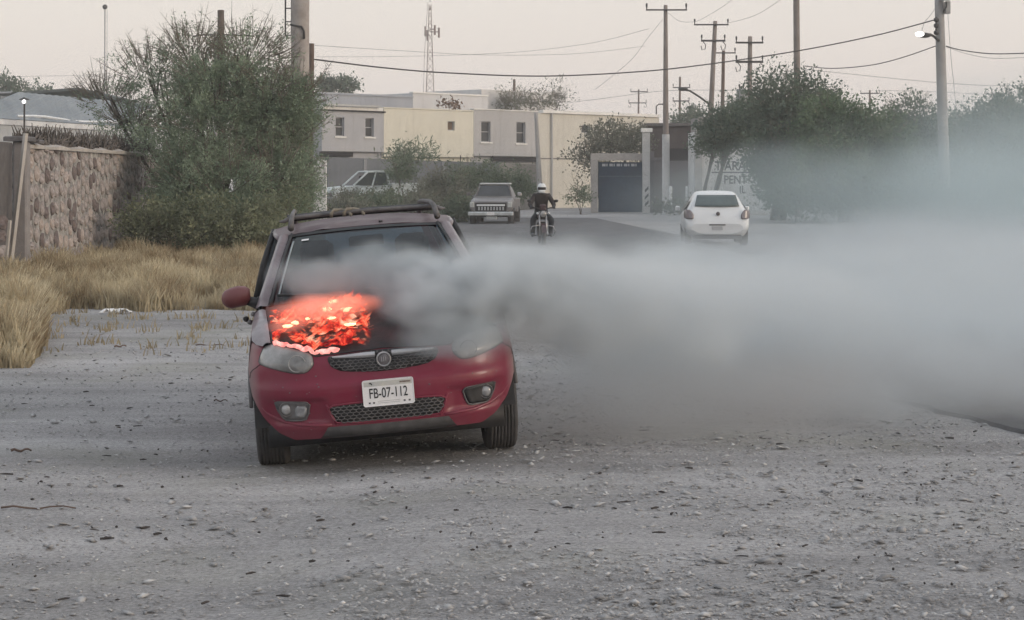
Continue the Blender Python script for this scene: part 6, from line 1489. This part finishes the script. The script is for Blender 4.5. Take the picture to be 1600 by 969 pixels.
def fire():
    M_f = flame_mat()
    f = empty('fire', car.location, 0, 'orange-red fire eating through the left half of the bonnet above the headlight', 'fire'); f.rotation_euler = car.rotation_euler
    r = random.Random(9)
    def setbody(o, vals):
        a = o.data.attributes.new('body', 'FLOAT', 'POINT'); a.data.foreach_set('value', vals)
        h = o.data.attributes.new('heat', 'FLOAT', 'POINT')
        h.data.foreach_set('value', [min(1, 1.15*math.exp(-((v.co.x+.33)**2/.030+(v.co.y-.62)**2/.07))+.75*math.exp(-((v.co.x+.58)**2/.010+(v.co.y-.35)**2/.03))+.25*math.exp(-((v.co.x+.12)**2/.02))) for v in o.data.vertices])
    # glowing bed where the bonnet has burnt through
    rows = []; vals = []
    nu, nv = 60, 44
    for j in range(nv+1):
        s = .02+.86*j/nv; rr_ = []
        for i in range(nu+1):
            t = -.985+.90*i/nu; p = bonnet_pt(t, s)
            q = (i/nu-.42)/.62; w0 = (s-.36)/.50
            
            edge = 1-(abs(q)**2.6+abs(w0)**2.6)-.55*mnoise.noise(Vector((t*4.5, s*5, 1)))-1.5*math.exp(-((t+.60+.5*(s-.6))**2/.018+(s-.62)**2/.03))
            if t < -.9 and s < .75: edge = max(edge, .5)
            b = sm(-.10, .50, edge)
            h = .018+.045*abs(mnoise.noise(Vector((p[0]*7, p[1]*7, 3))))+.03*mnoise.noise(Vector((p[0]*16, p[1]*16, 8)))
            rr_.append((p[0], p[1], p[2]+.004+max(.004, h)*b)); vals.append(b)
        rows.append(rr_)
    o = G().grid(rows).build('ember_bed', M_f, f, True, TW, fix=False); setbody(o, vals)
    # tongues of flame leaning right with the wind
    for k in range(90):
        t = -.94+.80*r.random(); s = .10+.66*r.random()
        if k < 14: t = -.93+.62*k/13; s = .05+.02*r.random()
        p = Vector(bonnet_pt(t, s)); h = r.uniform(.03, .10)*(1.0 if s > .2 else .6); wd = r.uniform(.010, .030); ln = r.uniform(.02, .09)
        g = G(); vals = []; n = 9
        for q in range(n):
            u = q/(n-1); rad = wd*(math.sin(math.pi*(.18+.82*u)**.8)*.9+.12*(1-u))*(1-u*.25); c = p+Vector((ln*u*u+.012*math.sin(u*7+k), .02*u, .012+h*u))
            if q == n-1: rad = .002
            for a in range(8):
                an = 6.283*a/8; g.v.append((c.x+rad*1.25*math.cos(an), c.y+rad*math.sin(an), c.z+rad*.25*math.sin(an+k))); vals.append(max(.0, 1-.75*u**1.5))
        for q in range(n-1):
            for a in range(8): g.f.append((q*8+a, q*8+(a+1) % 8, (q+1)*8+(a+1) % 8, (q+1)*8+a))
        o = g.build('flame', M_f, f, True, TW, fix=False); setbody(o, vals)
    # bright burning lip along the bonnet edge above the lamp
    M_lip = mat('burning_edge', (.9,.3,.25), rough=.9, emit=(1,.30,.26,1.15))
    m = M_lip; N = m.node_tree; b = N.nodes['Principled BSDF']; rp = N.nodes['Color Ramp'] if 'Color Ramp' in N.nodes else [x for x in N.nodes if x.type == 'VALTORGB'][0]
    rp.color_ramp.elements[0].color = (.45,.015,.02,1); rp.color_ramp.elements[1].color = (1,.55,.48,1); N.links.new(rp.outputs[0], b.inputs['Emission Color'])
    ns = [x for x in N.nodes if x.type == 'TEX_NOISE'][0]; ns.inputs['Scale'].default_value = 14
    pts = []; rad = []
    for k in range(30):
        t = -.985+.60*k/29; p = bonnet_pt(t, .02); pts.append((p[0], p[1]-.010-.006*math.sin(k*1.9), p[2]+.002+.003*math.sin(k*1.3)+.010*r.random())); rad.append(.007+.006*abs(math.sin(k*.9+math.sin(k*2.3)))+.006*r.random())
    rad[0] = rad[-1] = .003
    G().tube(pts, rad, 8).build('burning_edge', m, f, True, TW)
    # white-hot lumps
    M_hot = mat('hot_lump', (1,.8,.5), rough=.9, emit=(1,.66,.36,1.7))
    for (t, s) in ((-.83,.22),(-.76,.30),(-.45,.55),(-.38,.72),(-.42,.36),(-.28,.50),(-.26,.20),(-.64,.42)):
        p = bonnet_pt(t, s); q = r.uniform(.014, .026)
        G().ball((p[0], p[1], p[2]+.045), (q*1.5*r.uniform(.6,1.3), q, q*.5), 9, 6, jit=.4, rnd=r).build('hot_lump', M_hot, f, True, TW)
    # burning gas over the bed: luminous volume added as the fire's soft halo
    m = bpy.data.materials.new('gas_halo'); m.use_nodes = True; N = m.node_tree; N.nodes.clear(); L = N.links.new
    o = N.nodes.new('ShaderNodeOutputMaterial'); v = N.nodes.new('ShaderNodeVolumePrincipled'); L(v.outputs[0], o.inputs['Volume'])
    v.inputs['Density Attribute'].default_value = ''; v.inputs['Color'].default_value = (.5,.42,.42,1); v.inputs['Emission Color'].default_value = (1,.22,.12,1)
    t = N.nodes.new('ShaderNodeTexCoord'); ln = N.nodes.new('ShaderNodeVectorMath'); ln.operation = 'LENGTH'; L(t.outputs['Object'], ln.inputs[0])
    g_ = N.nodes.new('ShaderNodeNewGeometry'); n = N.nodes.new('ShaderNodeTexNoise'); n.inputs['Scale'].default_value = 6; n.inputs['Detail'].default_value = 4; L(g_.outputs['Position'], n.inputs['Vector'])
    e = N.nodes.new('ShaderNodeMath'); e.operation = 'MULTIPLY_ADD'; e.inputs[1].default_value = -1; e.inputs[2].default_value = .45; L(ln.outputs['Value'], e.inputs[0])
    a = N.nodes.new('ShaderNodeMath'); a.operation = 'ADD'; L(e.outputs[0], a.inputs[0]); L(n.outputs['Fac'], a.inputs[1])
    r1 = N.nodes.new('ShaderNodeMapRange'); r1.inputs['From Min'].default_value = 0; r1.inputs['From Max'].default_value = .6; r1.inputs['To Max'].default_value = 2.2; L(a.outputs[0], r1.inputs['Value']); L(r1.outputs[0], v.inputs['Density'])
    r2 = N.nodes.new('ShaderNodeMapRange'); r2.inputs['From Min'].default_value = 0; r2.inputs['From Max'].default_value = .6; r2.inputs['To Max'].default_value = 2.9; L(a.outputs[0], r2.inputs['Value']); L(r2.outputs[0], v.inputs['Emission Strength'])
    for c, rr_ in (((-.36,.55,.97),(.38,.42,.11)), ((-.56,.30,.90),(.16,.22,.06)), ((-.16,.62,.985),(.20,.26,.07))):
        o_ = mk('gas_halo', _ball.v, _ball.f, m, f); o_.location = c; o_.scale = rr_
fire()

def haze():
    g = G().box(-1700, 1700, -500, 1700, -1.5, 34); m = bpy.data.materials.new('haze'); m.use_nodes = True; N = m.node_tree; N.nodes.clear()
    o = N.nodes.new('ShaderNodeOutputMaterial'); v = N.nodes.new('ShaderNodeVolumePrincipled'); v.inputs['Color'].default_value = (.95,.92,.90,1); v.inputs['Density'].default_value = .0009; v.inputs['Density Attribute'].default_value = ''
    N.links.new(v.outputs[0], o.inputs['Volume']); tag(g.build('haze', m), kind='stuff')
haze()
